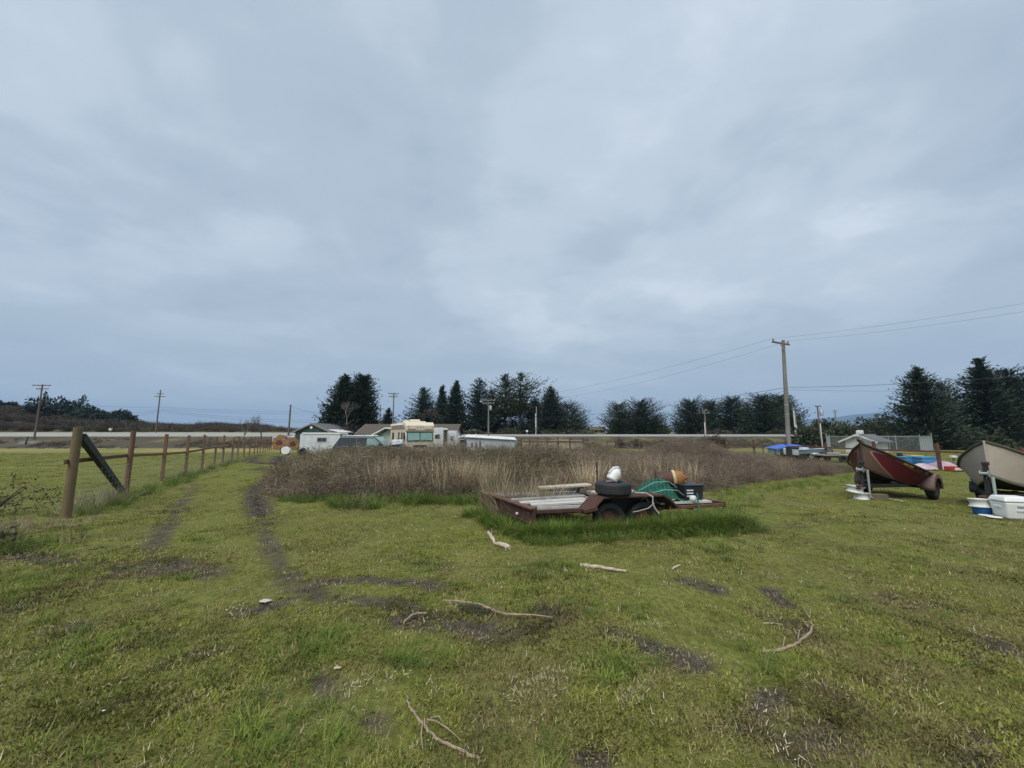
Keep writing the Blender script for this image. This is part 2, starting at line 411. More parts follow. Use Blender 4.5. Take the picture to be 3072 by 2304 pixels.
g = t.mix(t.math('MULTIPLY', t.ramp(fine, [(.42, 1.), (.58, 0.)]), .6), g, (.060, .068, .020))
g = t.mix(t.math('MULTIPLY', t.ramp(vf, [(.55, 0.), (.68, 1.)]), .45), g, (.27, .25, .10))
g = t.mix(t.math('MULTIPLY', dry, .85), g, t.mix(fine, (.32, .27, .12), (.25, .225, .095)))
soil = t.mix(t.ramp(fine, [(.38, 0.), (.62, 1.)]), (.040, .036, .029), (.118, .098, .074))
soil = t.mix(t.math('MULTIPLY', t.ramp(vf, [(.62, 0.), (.7, 1.)]), .5), soil, (.24, .205, .155))
n4 = t.math('ADD', t.math('MULTIPLY', mid, .55), t.math('MULTIPLY', fine, .45))
df = t.math('ADD', dirt, t.math('MULTIPLY', t.math('SUBTRACT', n4, .47), 1.6))
df = t.ramp(df, [(.16, 0.), (.52, 1.)])
gcol = t.mix(df, g, soil)
wet = t.math('MULTIPLY', t.math('SUBTRACT', dirt, .85), 3., True)
gcol = t.mix(wet, gcol, (.012, .013, .016))
t.bump(t.math('ADD', fine, t.math('MULTIPLY', vf, .6)), .8, .03)
M['ground'] = t.fin(gcol, .96, 0, .08)
ground = np_mesh('ground', np.stack([GX, GY, gz], -1).reshape(-1, 3), quads, M['ground'], smooth=True)
tag(ground, 'wide grassy lot and fields with worn muddy vehicle tracks', None, None, 'structure')
a = ground.data.attributes.new('dirt', 'FLOAT', 'POINT'); a.data.foreach_set('value', gd.astype(np.float32).ravel())
dryv = np.clip((GY-40)/14, 0, 1)*np.clip((64-GY)/3, 0, 1)*(.35+.65*(GX < -12)) * np.clip(fbm(GX, GY*3, .06, 5)*2.2-.35, 0, 1)
dryv = np.maximum(dryv, np.clip((GY-60)/4, 0, 1)*(.25+.3*fbm(GX, GY, .15, 9)))
dryv = np.maximum(dryv, np.clip(1-np.abs(GY-(24+.06*(GX+25)))/1.3, 0, 1)*(GX < -19)*.75*np.clip(fbm(GX, GY, .3, 2)*2-.3, 0, 1))
dryv = np.maximum(dryv, np.clip(1-np.hypot((GX+9.6)/2.2, (GY-7.6)/1.0), 0, 1)*.8)
dryv = np.maximum(dryv, np.clip(fbm(GX, GY, .5, 21)*3-1.75, 0, 1)*.55*(GX > -3)*np.clip((9-GY)/3, 0, 1))
a = ground.data.attributes.new('dry', 'FLOAT', 'POINT'); a.data.foreach_set('value', dryv.astype(np.float32).ravel())

# road on its low embankment
t = NT('old_asphalt'); n = t.noise(t.pos(), .6, 5); t.bump(n, .2)
M['road'] = t.fin(t.mix(n, (.22, .22, .215), (.33, .33, .315)), .9)
rx = np.linspace(-420, 170, 240)
rows = [[(x, y, tz(x, y)+.05) for x in rx] for y in np.linspace(ROAD0, ROAD1, 6)]
road = MB().grid(rows).build('road', M['road'], fix=False); tag(road, 'pale grey road running across behind the lot', None, None, 'structure')
for yy, w in ((ROAD0+.7, .16), (ROAD1-.7, .16), ((ROAD0+ROAD1)/2, .14)):
    o = MB().grid([[(x, y, tz(x, y)+.058) for x in rx] for y in (yy-w/2, yy+w/2)]).build('painted_road_line', M['white_paint'] if w > .15 else M['sticker'], road, fix=False)

# far mountain
def ridge(name, Y, prof, depth, mat, label):
    xs_ = np.linspace(prof[0][0], prof[-1][0], 90); rows = []
    top = np.interp(xs_, [p[0] for p in prof], [p[1] for p in prof])
    for j in range(9):
        f = j/8; hgt = math.sin(math.pi*min(1, f*1.0))
        row = []
        for px, py in zip(xs_, top):
            p = at(px, py, Y); yy = Y-depth/2+depth*f
            z = 1+(p.z-1)*hgt*(1+.05*mnoise.noise((px*.02, f*3, 0)))
            row.append((p.x*(1+.02*f), yy, z if hgt > .01 else -3))
        rows.append(row)
    o = MB().grid(rows).build(name, mat, smooth=True); tag(o, label, None, None, 'structure'); return o
M['mount'] = leaf_mat('forested_mountain', (.030, .042, .040), (.05, .06, .055), .01)
ridge('mountain', 5000., [(2280,1300),(2360,1268),(2420,1256),(2490,1253),(2540,1245),(2600,1239),(2640,1237),(2720,1246),(2800,1252),(2950,1256),(3150,1250),(3300,1262),(3600,1300)], 2000, M['mount'], 'long low forested mountain beyond the trees')

# ---------------------------------------------------------------- scatter (for grass, brambles, brush)
VAR = {}
def make_variants(key, meshes):
    col = bpy.data.collections.new('src_'+key)
    for i, me in enumerate(meshes):
        o = bpy.data.objects.new('%s_%02d' % (key, i), me); col.objects.link(o)
    VAR[key] = (col, len(meshes))
def scatter(name, key, P, rot, scl, tint, label, parent=None, kind='stuff'):
    P = np.asarray(P, np.float32); n = len(P); col, nv = VAR[key]
    me = bpy.data.meshes.new(name); me.vertices.add(n); me.vertices.foreach_set('co', P.ravel())
    def at_(nm, typ, key_, arr): 
        a = me.attributes.new(nm, typ, 'POINT'); a.data.foreach_set(key_, np.ascontiguousarray(arr).ravel())
    at_('rot', 'FLOAT_VECTOR', 'vector', np.asarray(rot, np.float32)); at_('scl', 'FLOAT', 'value', np.asarray(scl, np.float32))
    at_('idx', 'INT', 'value', rng.integers(0, nv, n).astype(np.int32)); at_('tint', 'FLOAT_VECTOR', 'vector', np.asarray(tint, np.float32))
    o = bpy.data.objects.new(name, me); C.objects.link(o)
    if parent: o.parent = parent
    ng = bpy.data.node_groups.new('gn_'+name, 'GeometryNodeTree')
    ng.interface.new_socket('Geometry', in_out='INPUT', socket_type='NodeSocketGeometry'); ng.interface.new_socket('Geometry', in_out='OUTPUT', socket_type='NodeSocketGeometry')
    N = ng.nodes.new; L = ng.links.new
    gi, go = N('NodeGroupInput'), N('NodeGroupOutput'); ip = N('GeometryNodeInstanceOnPoints'); ci = N('GeometryNodeCollectionInfo')
    ci.inputs['Collection'].default_value = col; ci.inputs['Separate Children'].default_value = True; ci.inputs['Reset Children'].default_value = True
    ip.inputs['Pick Instance'].default_value = True
    def na(nm, typ):
        x = N('GeometryNodeInputNamedAttribute'); x.data_type = typ; x.inputs['Name'].default_value = nm; return x.outputs['Attribute']
    er = N('FunctionNodeEulerToRotation'); L(na('rot', 'FLOAT_VECTOR'), er.inputs[0])
    L(gi.outputs[0], ip.inputs['Points']); L(ci.outputs[0], ip.inputs['Instance']); L(na('idx', 'INT'), ip.inputs['Instance Index'])
    L(er.outputs[0], ip.inputs['Rotation']); L(na('scl', 'FLOAT'), ip.inputs['Scale']); L(ip.outputs[0], go.inputs[0])
    m = o.modifiers.new('scatter', 'NODES'); m.node_group = ng
    return tag(o, label, None, None, kind)
def blade_mesh(name, specs, mat):
    """specs: list of (base xyz, direction az, lean, height, width, curl)"""
    V = []; Fc = []
    for (bx, by, bz, az, lean, h, w, curl) in specs:
        b = len(V); dx, dy = math.cos(az), math.sin(az); sx, sy = -dy*w/2, dx*w/2
        for i, (f, k) in enumerate(((0, 1.), (.5, .8), (1., 0))):
            a = lean+curl*f; rr = h*f*math.sin(a); zz_ = h*f*math.cos(a)
            c = (bx+dx*rr, by+dy*rr, bz+zz_)
            if k: V += [(c[0]-sx*k, c[1]-sy*k, c[2]), (c[0]+sx*k, c[1]+sy*k, c[2])]
            else: V.append(c)
        Fc += [(b, b+1, b+3, b+2), (b+2, b+3, b+4)]
    me = bpy.data.meshes.new(name); me.from_pydata(V, [], Fc); me.materials.append(mat); return me
def rnd(a, b): return random.uniform(a, b)
def tuft(n, spread, h0, h1, w, lean, curl):
    S = []
    for i in range(n):
        a = rnd(0, 6.283); r = spread*math.sqrt(random.random())
        S.append((r*math.cos(a), r*math.sin(a), -.01, a+rnd(-1.2, 1.2), rnd(.1, lean), rnd(h0, h1), w*rnd(.6, 1.3), rnd(0, curl)))
    return S
make_variants('turf', [blade_mesh('turf', tuft(34, .09, .008, .028, .0055, 1.3, .6), M['tint']) for i in range(6)]
              + [blade_mesh('weed', tuft(12, .045, .012, .030, .012, 1.45, .25), M['tint']) for i in range(5)])
make_variants('straw', [blade_mesh('straw', tuft(8, .09, .015, .055, .004, 1.55, .1), M['tint_dead']) for i in range(4)])
make_variants('clump', [blade_mesh('clump', tuft(34, .07, .05, .16, .0065, .75, 1.1), M['tint']) for i in range(5)])
make_variants('tall', [blade_mesh('tall', tuft(44, .14, .22, .52, .009, .45, 1.2), M['tint']) for i in range(5)])
make_variants('stalks', [blade_mesh('stalks', tuft(26, .20, .5, 1.25, .011, .30, .35), M['tint_dead']) for i in range(6)])
def zof(X, Y):
    return np.array([tz(float(x), float(y)) for x, y in zip(X, Y)]) + (fbm(X, Y, 3.1, 11)-.5)*.05*np.clip(1-np.hypot(X, Y)/30, 0, 1)
def tints(n, cols, wts, jit=.25):
    cols = np.array(cols); k = rng.choice(len(cols), n, p=np.array(wts)/sum(wts)); return cols[k]*(1+rng.uniform(-jit, jit, (n, 1)))
def upr(n, tilt=.15): return np.stack([rng.normal(0, tilt, n), rng.normal(0, tilt, n), rng.uniform(0, 6.283, n)], -1)

# bramble footprint (world metres) used by the grass too
BR = [G(800,1462).xy, G(835,1495).xy, G(1000,1500).xy, G(1200,1503).xy, G(1440,1496).xy, G(1700,1485).xy, G(2000,1478).xy, G(2140,1474).xy, G(2210,1458).xy,
      G(2330,1440).xy, G(2450,1428).xy, G(2570,1416).xy, Vector((19.5,25)), Vector((17,29)), Vector((13,31)), Vector((6,30)), Vector((0,25.5)), Vector((-6,27.5)), Vector((-13,27.5)), Vector((-13.2,24)), Vector((-11.2,18.5))]
def in_poly(X, Y, poly):
    c = np.zeros(X.shape, bool); n = len(poly)
    for i in range(n):
        x0, y0 = poly[i]; x1, y1 = poly[(i+1) % n]
        k = ((y0 > Y) != (y1 > Y)) & (X < (x1-x0)*(Y-y0)/((y1-y0) if y1 != y0 else 1e-9)+x0); c ^= k
    return c
def poly_d(X, Y, poly):
    d = np.full(X.shape, 1e9)
    for i in range(len(poly)): d = np.minimum(d, seg_d(X, Y, tuple(poly[i]), tuple(poly[(i+1) % len(poly)])))
    return np.where(in_poly(X, Y, poly), d, -d)
def bramble_top(X, Y):
    """absolute height of the bramble canopy"""
    d = poly_d(X, Y, BR)
    base = zof(X, Y)
    yk = [9, 12, 14, 17, 20, 24, 28, 32]
    top = np.interp(Y, yk, [.62, .74, .74, .52, .28, .05, -.2, -.3])
    right = np.clip((X/np.maximum(Y, 1)-.08)/.22, 0, 1)
    top = top*(1-right)+right*np.interp(Y, yk, [.38, .44, .34, .2, .10, .05, -.05, -.2])
    low = np.clip((X/np.maximum(Y, 1)-.60)/.12, 0, 1); top = top*(1-low)+low*np.interp(Y, yk, [0., .02, 0., -.1, -.2, -.28, -.33, -.4])
    for (px, py, Yc, wx, wy) in ((1790,1338,24.,2.0,2.2), (2060,1328,25.,2.9,3.0), (1560,1336,22.,.9,1.0), (1940,1350,25,2.5,2)):
        c = at(px, py, Yc); k = np.exp(-((X-c.x)/wx)**2-((Y-Yc)/wy)**2); top = np.maximum(top, -.5+(c.z-.22+.5)*np.clip(k*1.25, 0, 1))
    top = top+.06*np.exp(-((X/np.maximum(Y, 1)+.16)/.22)**2)*np.clip((20-Y)/4, 0, 1)
    h = np.maximum(top-base, .18)*(.70+.75*(fbm(X, Y, .62, 31)-.2))
    return base+h*np.clip(1-np.exp(-np.maximum(d, 0)/.85), 0, 1), d, base

def grass_points(n, ylo, yhi, power, xlim=1.5):
    Y = ylo+(yhi-ylo)*rng.random(n)**power; X = (rng.random(n)*2-1)*(Y*xlim+.7); return X, Y
# short turf: dense near the viewer, thinning with distance
X, Y = grass_points(230000, 1.2, 46, 2.3)
dd = dirt_at(X, Y); pd = poly_d(X, Y, BR)
patch = fbm(X, Y, 1.1, 41); keep = (rng.random(len(X)) > np.clip(dd*1.05+np.clip(.57-patch, 0, .3)*3.4, 0, .97)) & (pd < .15)
X, Y, patch = X[keep], Y[keep], patch[keep]
n = len(X)
pal = tints(n, [(.205,.225,.040), (.265,.280,.056), (.115,.130,.030), (.265,.230,.078), (.40,.34,.17)], [.34, .26, .17, .17, .06], .3)
lush = np.clip((fbm(X, Y, .45, 51)-.42)*4, 0, 1)[:, None]*np.clip((Y-3.5)/4, .25, 1)[:, None]
pal = pal*(1-lush*.6)+np.array([[.240,.285,.046]])*lush*.6*(1+rng.uniform(-.25, .25, (n, 1)))
brn = np.clip((fbm(X, Y, 1.7, 57)-.46)*5, 0, 1)[:, None]*np.clip((14-Y)/6, .15, 1)[:, None]
pal = pal*(1-.72*brn)+np.array([[.200,.160,.080]])*.72*brn*(1+rng.uniform(-.4, .4, (n, 1)))
dk = np.clip((fbm(X, Y, 2.6, 58)-.54)*6, 0, 1)[:, None]; pal = pal*(1-.5*dk)
olive = np.clip((X-1.5)/4, 0, 1)[:, None]*np.clip((9-Y)/5, 0, 1)[:, None]
pal = pal*(1-.35*olive)+np.array([[.220,.190,.078]])*.35*olive
scatter('short_grass', 'turf', np.stack([X, Y, zof(X, Y)], -1), upr(n, .12), np.clip(rng.normal(.9, .25, n)*(.55+.8*patch), .35, 1.7)*(1+.045*Y), pal, 'short patchy green turf covering the foreground of the lot')
X, Y = grass_points(16000, 1.2, 14, 1.1); pd = poly_d(X, Y, BR); k = pd < .1; X, Y = X[k], Y[k]; n = len(X)
scatter('dead_grass_litter', 'straw', np.stack([X, Y, zof(X, Y)+.012], -1), upr(n, .1), rng.uniform(.4, 1.1, n), tints(n, [(.36,.28,.15), (.20,.145,.085), (.55,.47,.32)], [.42, .43, .15]), 'bits of dead straw and leaf litter among the grass')
# bleached dead tufts and bare-soil clods
ex = []
for (px, py, m_, sd) in ((1640,2050,26,.05), (1600,2075,10,.04), (1895,2115,14,.035), (1560,2100,8,.05), (1180,2060,8,.04), (1060,2080,9,.05), (1470,1930,7,.05), (2100,1985,10,.07), (2560,1740,8,.06), (2640,1755,7,.05), (900,2250,7,.06), (2330,2250,9,.08), (2760,2060,8,.08), (700,1840,6,.05), (1950,1890,8,.06), (2480,2080,8,.05)):
    c = G(px, py); ex += [(c.x+rng.normal(0, sd), c.y+rng.normal(0, sd)) for _ in range(m_)]
ex = np.array(ex); n = len(ex)
scatter('bleached_tufts', 'straw', np.stack([ex[:, 0], ex[:, 1], zof(ex[:, 0], ex[:, 1])+.025], -1), upr(n, .5), rng.uniform(.5, 1.0, n), tints(n, [(.62,.55,.40), (.48,.40,.27)], [.5, .5]), 'bleached tufts of dead grass in the turf')
X, Y = grass_points(60000, 1.2, 13, 1.3); k = dirt_at(X, Y) > .35; X, Y = X[k], Y[k]; n = len(X)
def clod(i):
    bm = bmesh.new(); bmesh.ops.create_icosphere(bm, subdivisions=1, radius=.014)
    for v in bm.verts: v.co *= rnd(.6, 1.25); v.co.z *= .7
    me = bpy.data.meshes.new('clod'); bm.to_mesh(me); bm.free(); me.materials.append(M['tint_dead']); return me
make_variants('clod', [clod(i) for i in range(5)])
scatter('soil_clods', 'clod', np.stack([X, Y, zof(X, Y)-.030], -1), upr(n, .8), rng.uniform(.35, 1.5, n)**1.3, tints(n, [(.055,.044,.033), (.10,.08,.058), (.22,.19,.15)], [.55, .38, .07]), 'dark soil crumbs and pebbles in the worn patches')
# longer clumps
X, Y = grass_points(1900, 1.4, 16, 1.2); k = (fbm(X, Y, .9, 61) > .58) & (poly_d(X, Y, BR) < .1) & (dirt_at(X, Y) < .4); X, Y = X[k], Y[k]
ex = []
for (px, py, m_, sd) in ((2170,1645,40,.22), (1300,1690,10,.12), (1600,1720,16,.15), (900,1960,26,.15), (820,2230,20,.14), (230,1960,24,.25), (1210,1990,20,.12), (40,1760,70,.35), (20,1640,50,.4), (2170,1700,8,.2), (1850,2020,20,.15), (2330,1990,14,.12), (1640,1700,14,.12)):
    c = G(px, py); ex += [(c.x+rng.normal(0, sd), c.y+rng.normal(0, sd)) for _ in range(m_)]
ex = np.array(ex); X = np.concatenate([X, ex[:, 0]]); Y = np.concatenate([Y, ex[:, 1]]); n = len(X)
scatter('grass_clumps', 'clump', np.stack([X, Y, zof(X, Y)], -1), upr(n, .12), rng.uniform(.45, 1.05, n), tints(n, [(.135,.195,.034), (.20,.25,.048), (.095,.14,.03), (.32,.29,.13)], [.4, .32, .2, .08]), 'scattered longer green grass clumps in the turf')
# ---------------------------------------------------------------- brambles
def ribbon_mesh(name, curves, mat, leaves=0, lsize=.03, ext=.5):
    V = []; Fc = []
    for pts, w in curves:
        b = len(V); m = len(pts)
        for i, p in enumerate(pts):
            d = (pts[min(i+1, m-1)]-pts[max(i-1, 0)]); s = d.cross(Vector((rnd(-1,1), rnd(-1,1), rnd(-1,1)))).normalized()*w*(1-.6*i/m)/2
            V += [p-s, p+s]
        Fc += [(b+2*i, b+2*i+1, b+2*i+3, b+2*i+2) for i in range(m-1)]
        for q in range(leaves):
            p = pts[random.randrange(m)]; b = len(V)
            u = Vector((rnd(-1,1), rnd(-1,1), rnd(-.6,.6))).normalized()*lsize*rnd(.6,1.5); v = u.cross(Vector((rnd(-1,1), rnd(-1,1), rnd(-1,1)))).normalized()*lsize*.55
            V += [p, p+u*.5+v, p+u, p+u*.5-v]; Fc.append((b, b+1, b+2, b+3))
    me = bpy.data.meshes.new(name); me.from_pydata([tuple(p) for p in V], [], Fc); me.materials.append(mat); return me
def arc(r, h, drop):
    a = rnd(0, 6.283); p = Vector((rnd(-r, r), rnd(-r, r), rnd(-.35, .1))); L = rnd(.5, 1.3); out = []
    d = Vector((math.cos(a)*rnd(.4, 1), math.sin(a)*rnd(.4, 1), rnd(.5, 1.6)*h)).normalized()
    for i in range(7):
        out.append(p.copy()); p = p+d*L/6; d = (d+Vector((rnd(-.3,.3), rnd(-.3,.3), -drop*rnd(.12, .5)))).normalized()
    return out
make_variants('bramble', [ribbon_mesh('bramble', [(arc(.4, .8, 1.0), rnd(.007, .013)) for i in range(58)], M['tint_dead'], 3, .028) for k in range(7)])
make_variants('leafy', [ribbon_mesh('leafy', [(arc(.4, .7, 1.1), rnd(.006, .010)) for i in range(40)], M['tint_dead'], 9, .042) for k in range(6)])
make_variants('arching', [ribbon_mesh('arching', [(arc(.3, 1.5, .9), rnd(.010, .016)) for i in range(5)], M['tint_dead'], 1, .03) for k in range(6)])
bx = np.linspace(-15, 22, 150); by = np.linspace(8.5, 32.5, 110); BX, BY = np.meshgrid(bx, by)
tp, dd, bs = bramble_top(BX.ravel(), BY.ravel())
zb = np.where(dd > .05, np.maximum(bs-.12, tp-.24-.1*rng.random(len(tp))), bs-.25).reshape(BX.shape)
ii = np.arange(BX.size).reshape(BX.shape); qd = np.stack([ii[:-1,:-1], ii[:-1,1:], ii[1:,1:], ii[1:,:-1]], -1).reshape(-1, 4)
inside = (dd.reshape(BX.shape) > -.2); qk = inside.ravel()[qd].all(1)
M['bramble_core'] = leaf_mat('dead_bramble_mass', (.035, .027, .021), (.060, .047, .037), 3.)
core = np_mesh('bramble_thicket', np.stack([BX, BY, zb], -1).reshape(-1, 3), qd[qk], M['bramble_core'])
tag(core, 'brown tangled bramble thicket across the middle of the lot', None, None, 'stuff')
def bram_pts(n, near_bias=1.):
    X = rng.uniform(-14, 21, n); Y = 9+23*rng.random(n)**1.5
    tp, d, bs = bramble_top(X, Y); k = d > .02; return X[k], Y[k], tp[k], d[k], bs[k]
X, Y, tp, d, bs = bram_pts(21000); n = len(X)
front = (d < 1.3)
u = rng.random(n); Z = np.where(front, bs+(tp-bs)*u**.5, tp-.05+rng.uniform(-.12, .12, n))
mauve = np.clip((X/Y-.20)/.2, 0, 1)[:, None]; ol = np.clip(fbm(X, Y, .5, 71)*3-1.0, 0, 1)[:, None]*(1-mauve)
c = tints(n, [(.175,.135,.098), (.24,.195,.14), (.095,.074,.058), (.38,.31,.22)], [.36, .3, .22, .12], .3)
c = c*(1-.55*mauve)+.55*mauve*np.array([[.175,.135,.100]])*(1+rng.uniform(-.35, .35, (n, 1)))
c = c*(1-.35*ol)+.35*ol*np.array([[.115,.108,.056]])
tone = np.clip(.45+1.1*fbm(X, Y+Z*1.5, .85, 73), .5, 1.5)[:, None]; c = c*tone
scatter('bramble_canes', 'bramble', np.stack([X, Y, Z], -1), upr(n, .5), rng.uniform(.36, .70, n), c, 'dry mauve brown bramble canes of the thicket', core)
X, Y, tp, d, bs = bram_pts(9000); k = (X/Y < .16) & (d > .5) & (fbm(X, Y, .4, 81) > .44); X, Y, tp = X[k], Y[k], tp[k]; n = len(X)
scatter('bramble_leaves', 'leafy', np.stack([X, Y, tp-.06+rng.uniform(-.1, .08, n)], -1), upr(n, .5), rng.uniform(.4, .75, n), tints(n, [(.14,.128,.062), (.10,.098,.046), (.19,.155,.09)], [.4, .35, .25], .3), 'olive leaves over the top of the thicket', core)
X, Y, tp, d, bs = bram_pts(900); n = len(X)
scatter('arching_canes', 'arching', np.stack([X, Y, tp-.05], -1), upr(n, .25), rng.uniform(.45, 1.0, n), tints(n, [(.05,.035,.032), (.36,.29,.21), (.14,.11,.08)], [.3, .4, .3]), 'loose canes arching out of the thicket', core)
# tan upright stalks, thickest along the front
def front_line(px0, px1, py, n, jy):
    o = []
    for i in range(n):
        g_ = G(rnd(px0, px1), py); o.append((g_.x+rnd(-.2, .2), g_.y+rnd(-.1, jy)))
    return o
sp = front_line(1080, 1500, 1490, 270, 1.8)+front_line(1140, 1215, 1494, 80, .5)+front_line(1280, 1440, 1490, 150, 1.0)+front_line(1500, 1800, 1478, 230, 2.8)+front_line(1800, 2140, 1470, 110, 3)+front_line(840, 1080, 1480, 50, 1.5)
sp = np.array(sp); n = len(sp); X, Y = sp[:, 0], sp[:, 1]; tp, d, bs = bramble_top(X, Y)
scatter('dead_reed_stalks', 'stalks', np.stack([X, Y, np.maximum(bs, tp-.75)], -1), upr(n, .16), rng.uniform(.55, 1.0, n), tints(n, [(.56,.45,.30), (.40,.31,.20), (.70,.58,.41)], [.45, .35, .2]), 'upright tan dead grass stalks in front of the thicket', core)
X, Y, tp, d, bs = bram_pts(700); k = (Y < 20); X, Y, tp = X[k], Y[k], tp[k]; n = len(X)
scatter('thin_stalks', 'stalks', np.stack([X, Y, tp-.42], -1), upr(n, .25), rng.uniform(.28, .6, n), tints(n, [(.33,.26,.17), (.24,.18,.12)], [.5, .5]), 'thin tan stalks rising through the thicket', core)

# tall green grass round the flatbed trailer, along the thicket and the fence
ex = []
def patchline(p0, p1, n, sd, sc):
    a, b = G(*p0), G(*p1)
    for i in range(n):
        f = random.random(); ex.append((a.x+(b.x-a.x)*f+rng.normal(0, sd), a.y+(b.y-a.y)*f+rng.normal(0, sd), sc))
for (u0, u1, v0, v1, n_, sc) in ((-.3,3.7,-.32,-.14,420,.74), (-.4,3.8,-.6,-.3,130,.45), (.0,1.0,-.2,.3,60,.6), (1.9,3.6,-.5,-.15,170,.85), (-.4,3.6,-.75,-.4,190,.45), (2.4,3.5,.1,.6,40,.6), (-.5,-.1,0,1.8,80,.7)):
    for i in range(n_):
        u_, v_ = rnd(u0, u1), rnd(v0, v1); ex.append((.35+.985*u_-.487*v_, 6.5+.174*u_+.873*v_, sc))
patchline((1450,1500), (1540,1530), 70, .2, .8)
patchline((2130,1560), (2230,1490), 40, .25, .6)
patchline((850,1502), (1440,1508), 300, .22, .62)
patchline((1020,1512), (1110,1520), 50, .2, .85)
patchline((1230,1505), (1270,1512), 26, .15, .9)
patchline((1420,1475), (1460,1480), 40, .2, 1.1)
patchline((2150,1490), (2560,1430), 160, .35, .5)
for (a_, b_) in (((205,1556),(385,1490)), ((385,1490),(560,1432)), ((560,1432),(720,1382))): patchline(a_, b_, 75, .3, .8)
patchline((0,1650), (60,1640), 24, .3, .9)
ex = np.array(ex); X, Y = ex[:, 0], ex[:, 1]; n = len(X)
scatter('tall_grass', 'tall', np.stack([X, Y, zof(X, Y)-.02], -1), upr(n, .16), ex[:, 2]*rng.uniform(.6, 1.1, n), tints(n, [(.105,.165,.026), (.165,.225,.040), (.075,.12,.026), (.32,.28,.14)], [.4, .33, .2, .07]), 'tall lush grass growing round the trailer, fence and thicket')
ex = []; patchline((225,1545), (365,1490), 60, .22, .55); patchline((60,1600), (190,1570), 30, .3, .3); patchline((1690,1530), (1770,1535), 30, .05, .5); patchline((500,1440),(700,1385), 60, .25, .5)
for i in range(110):
    u_, v_ = rnd(.05, 1.1), rnd(.7, 1.9); ex.append((.35+.985*u_-.487*v_, 6.5+.174*u_+.873*v_, .85))
ex = np.array(ex); X, Y = ex[:, 0], ex[:, 1]; n = len(X)
scatter('dry_grass', 'stalks', np.stack([X, Y, zof(X, Y)-.02], -1), upr(n, .5), ex[:, 2]*rng.uniform(.6, 1.1, n), tints(n, [(.34,.29,.19), (.25,.20,.13)], [.6, .4]), 'dry tan grass caught along the field fence')

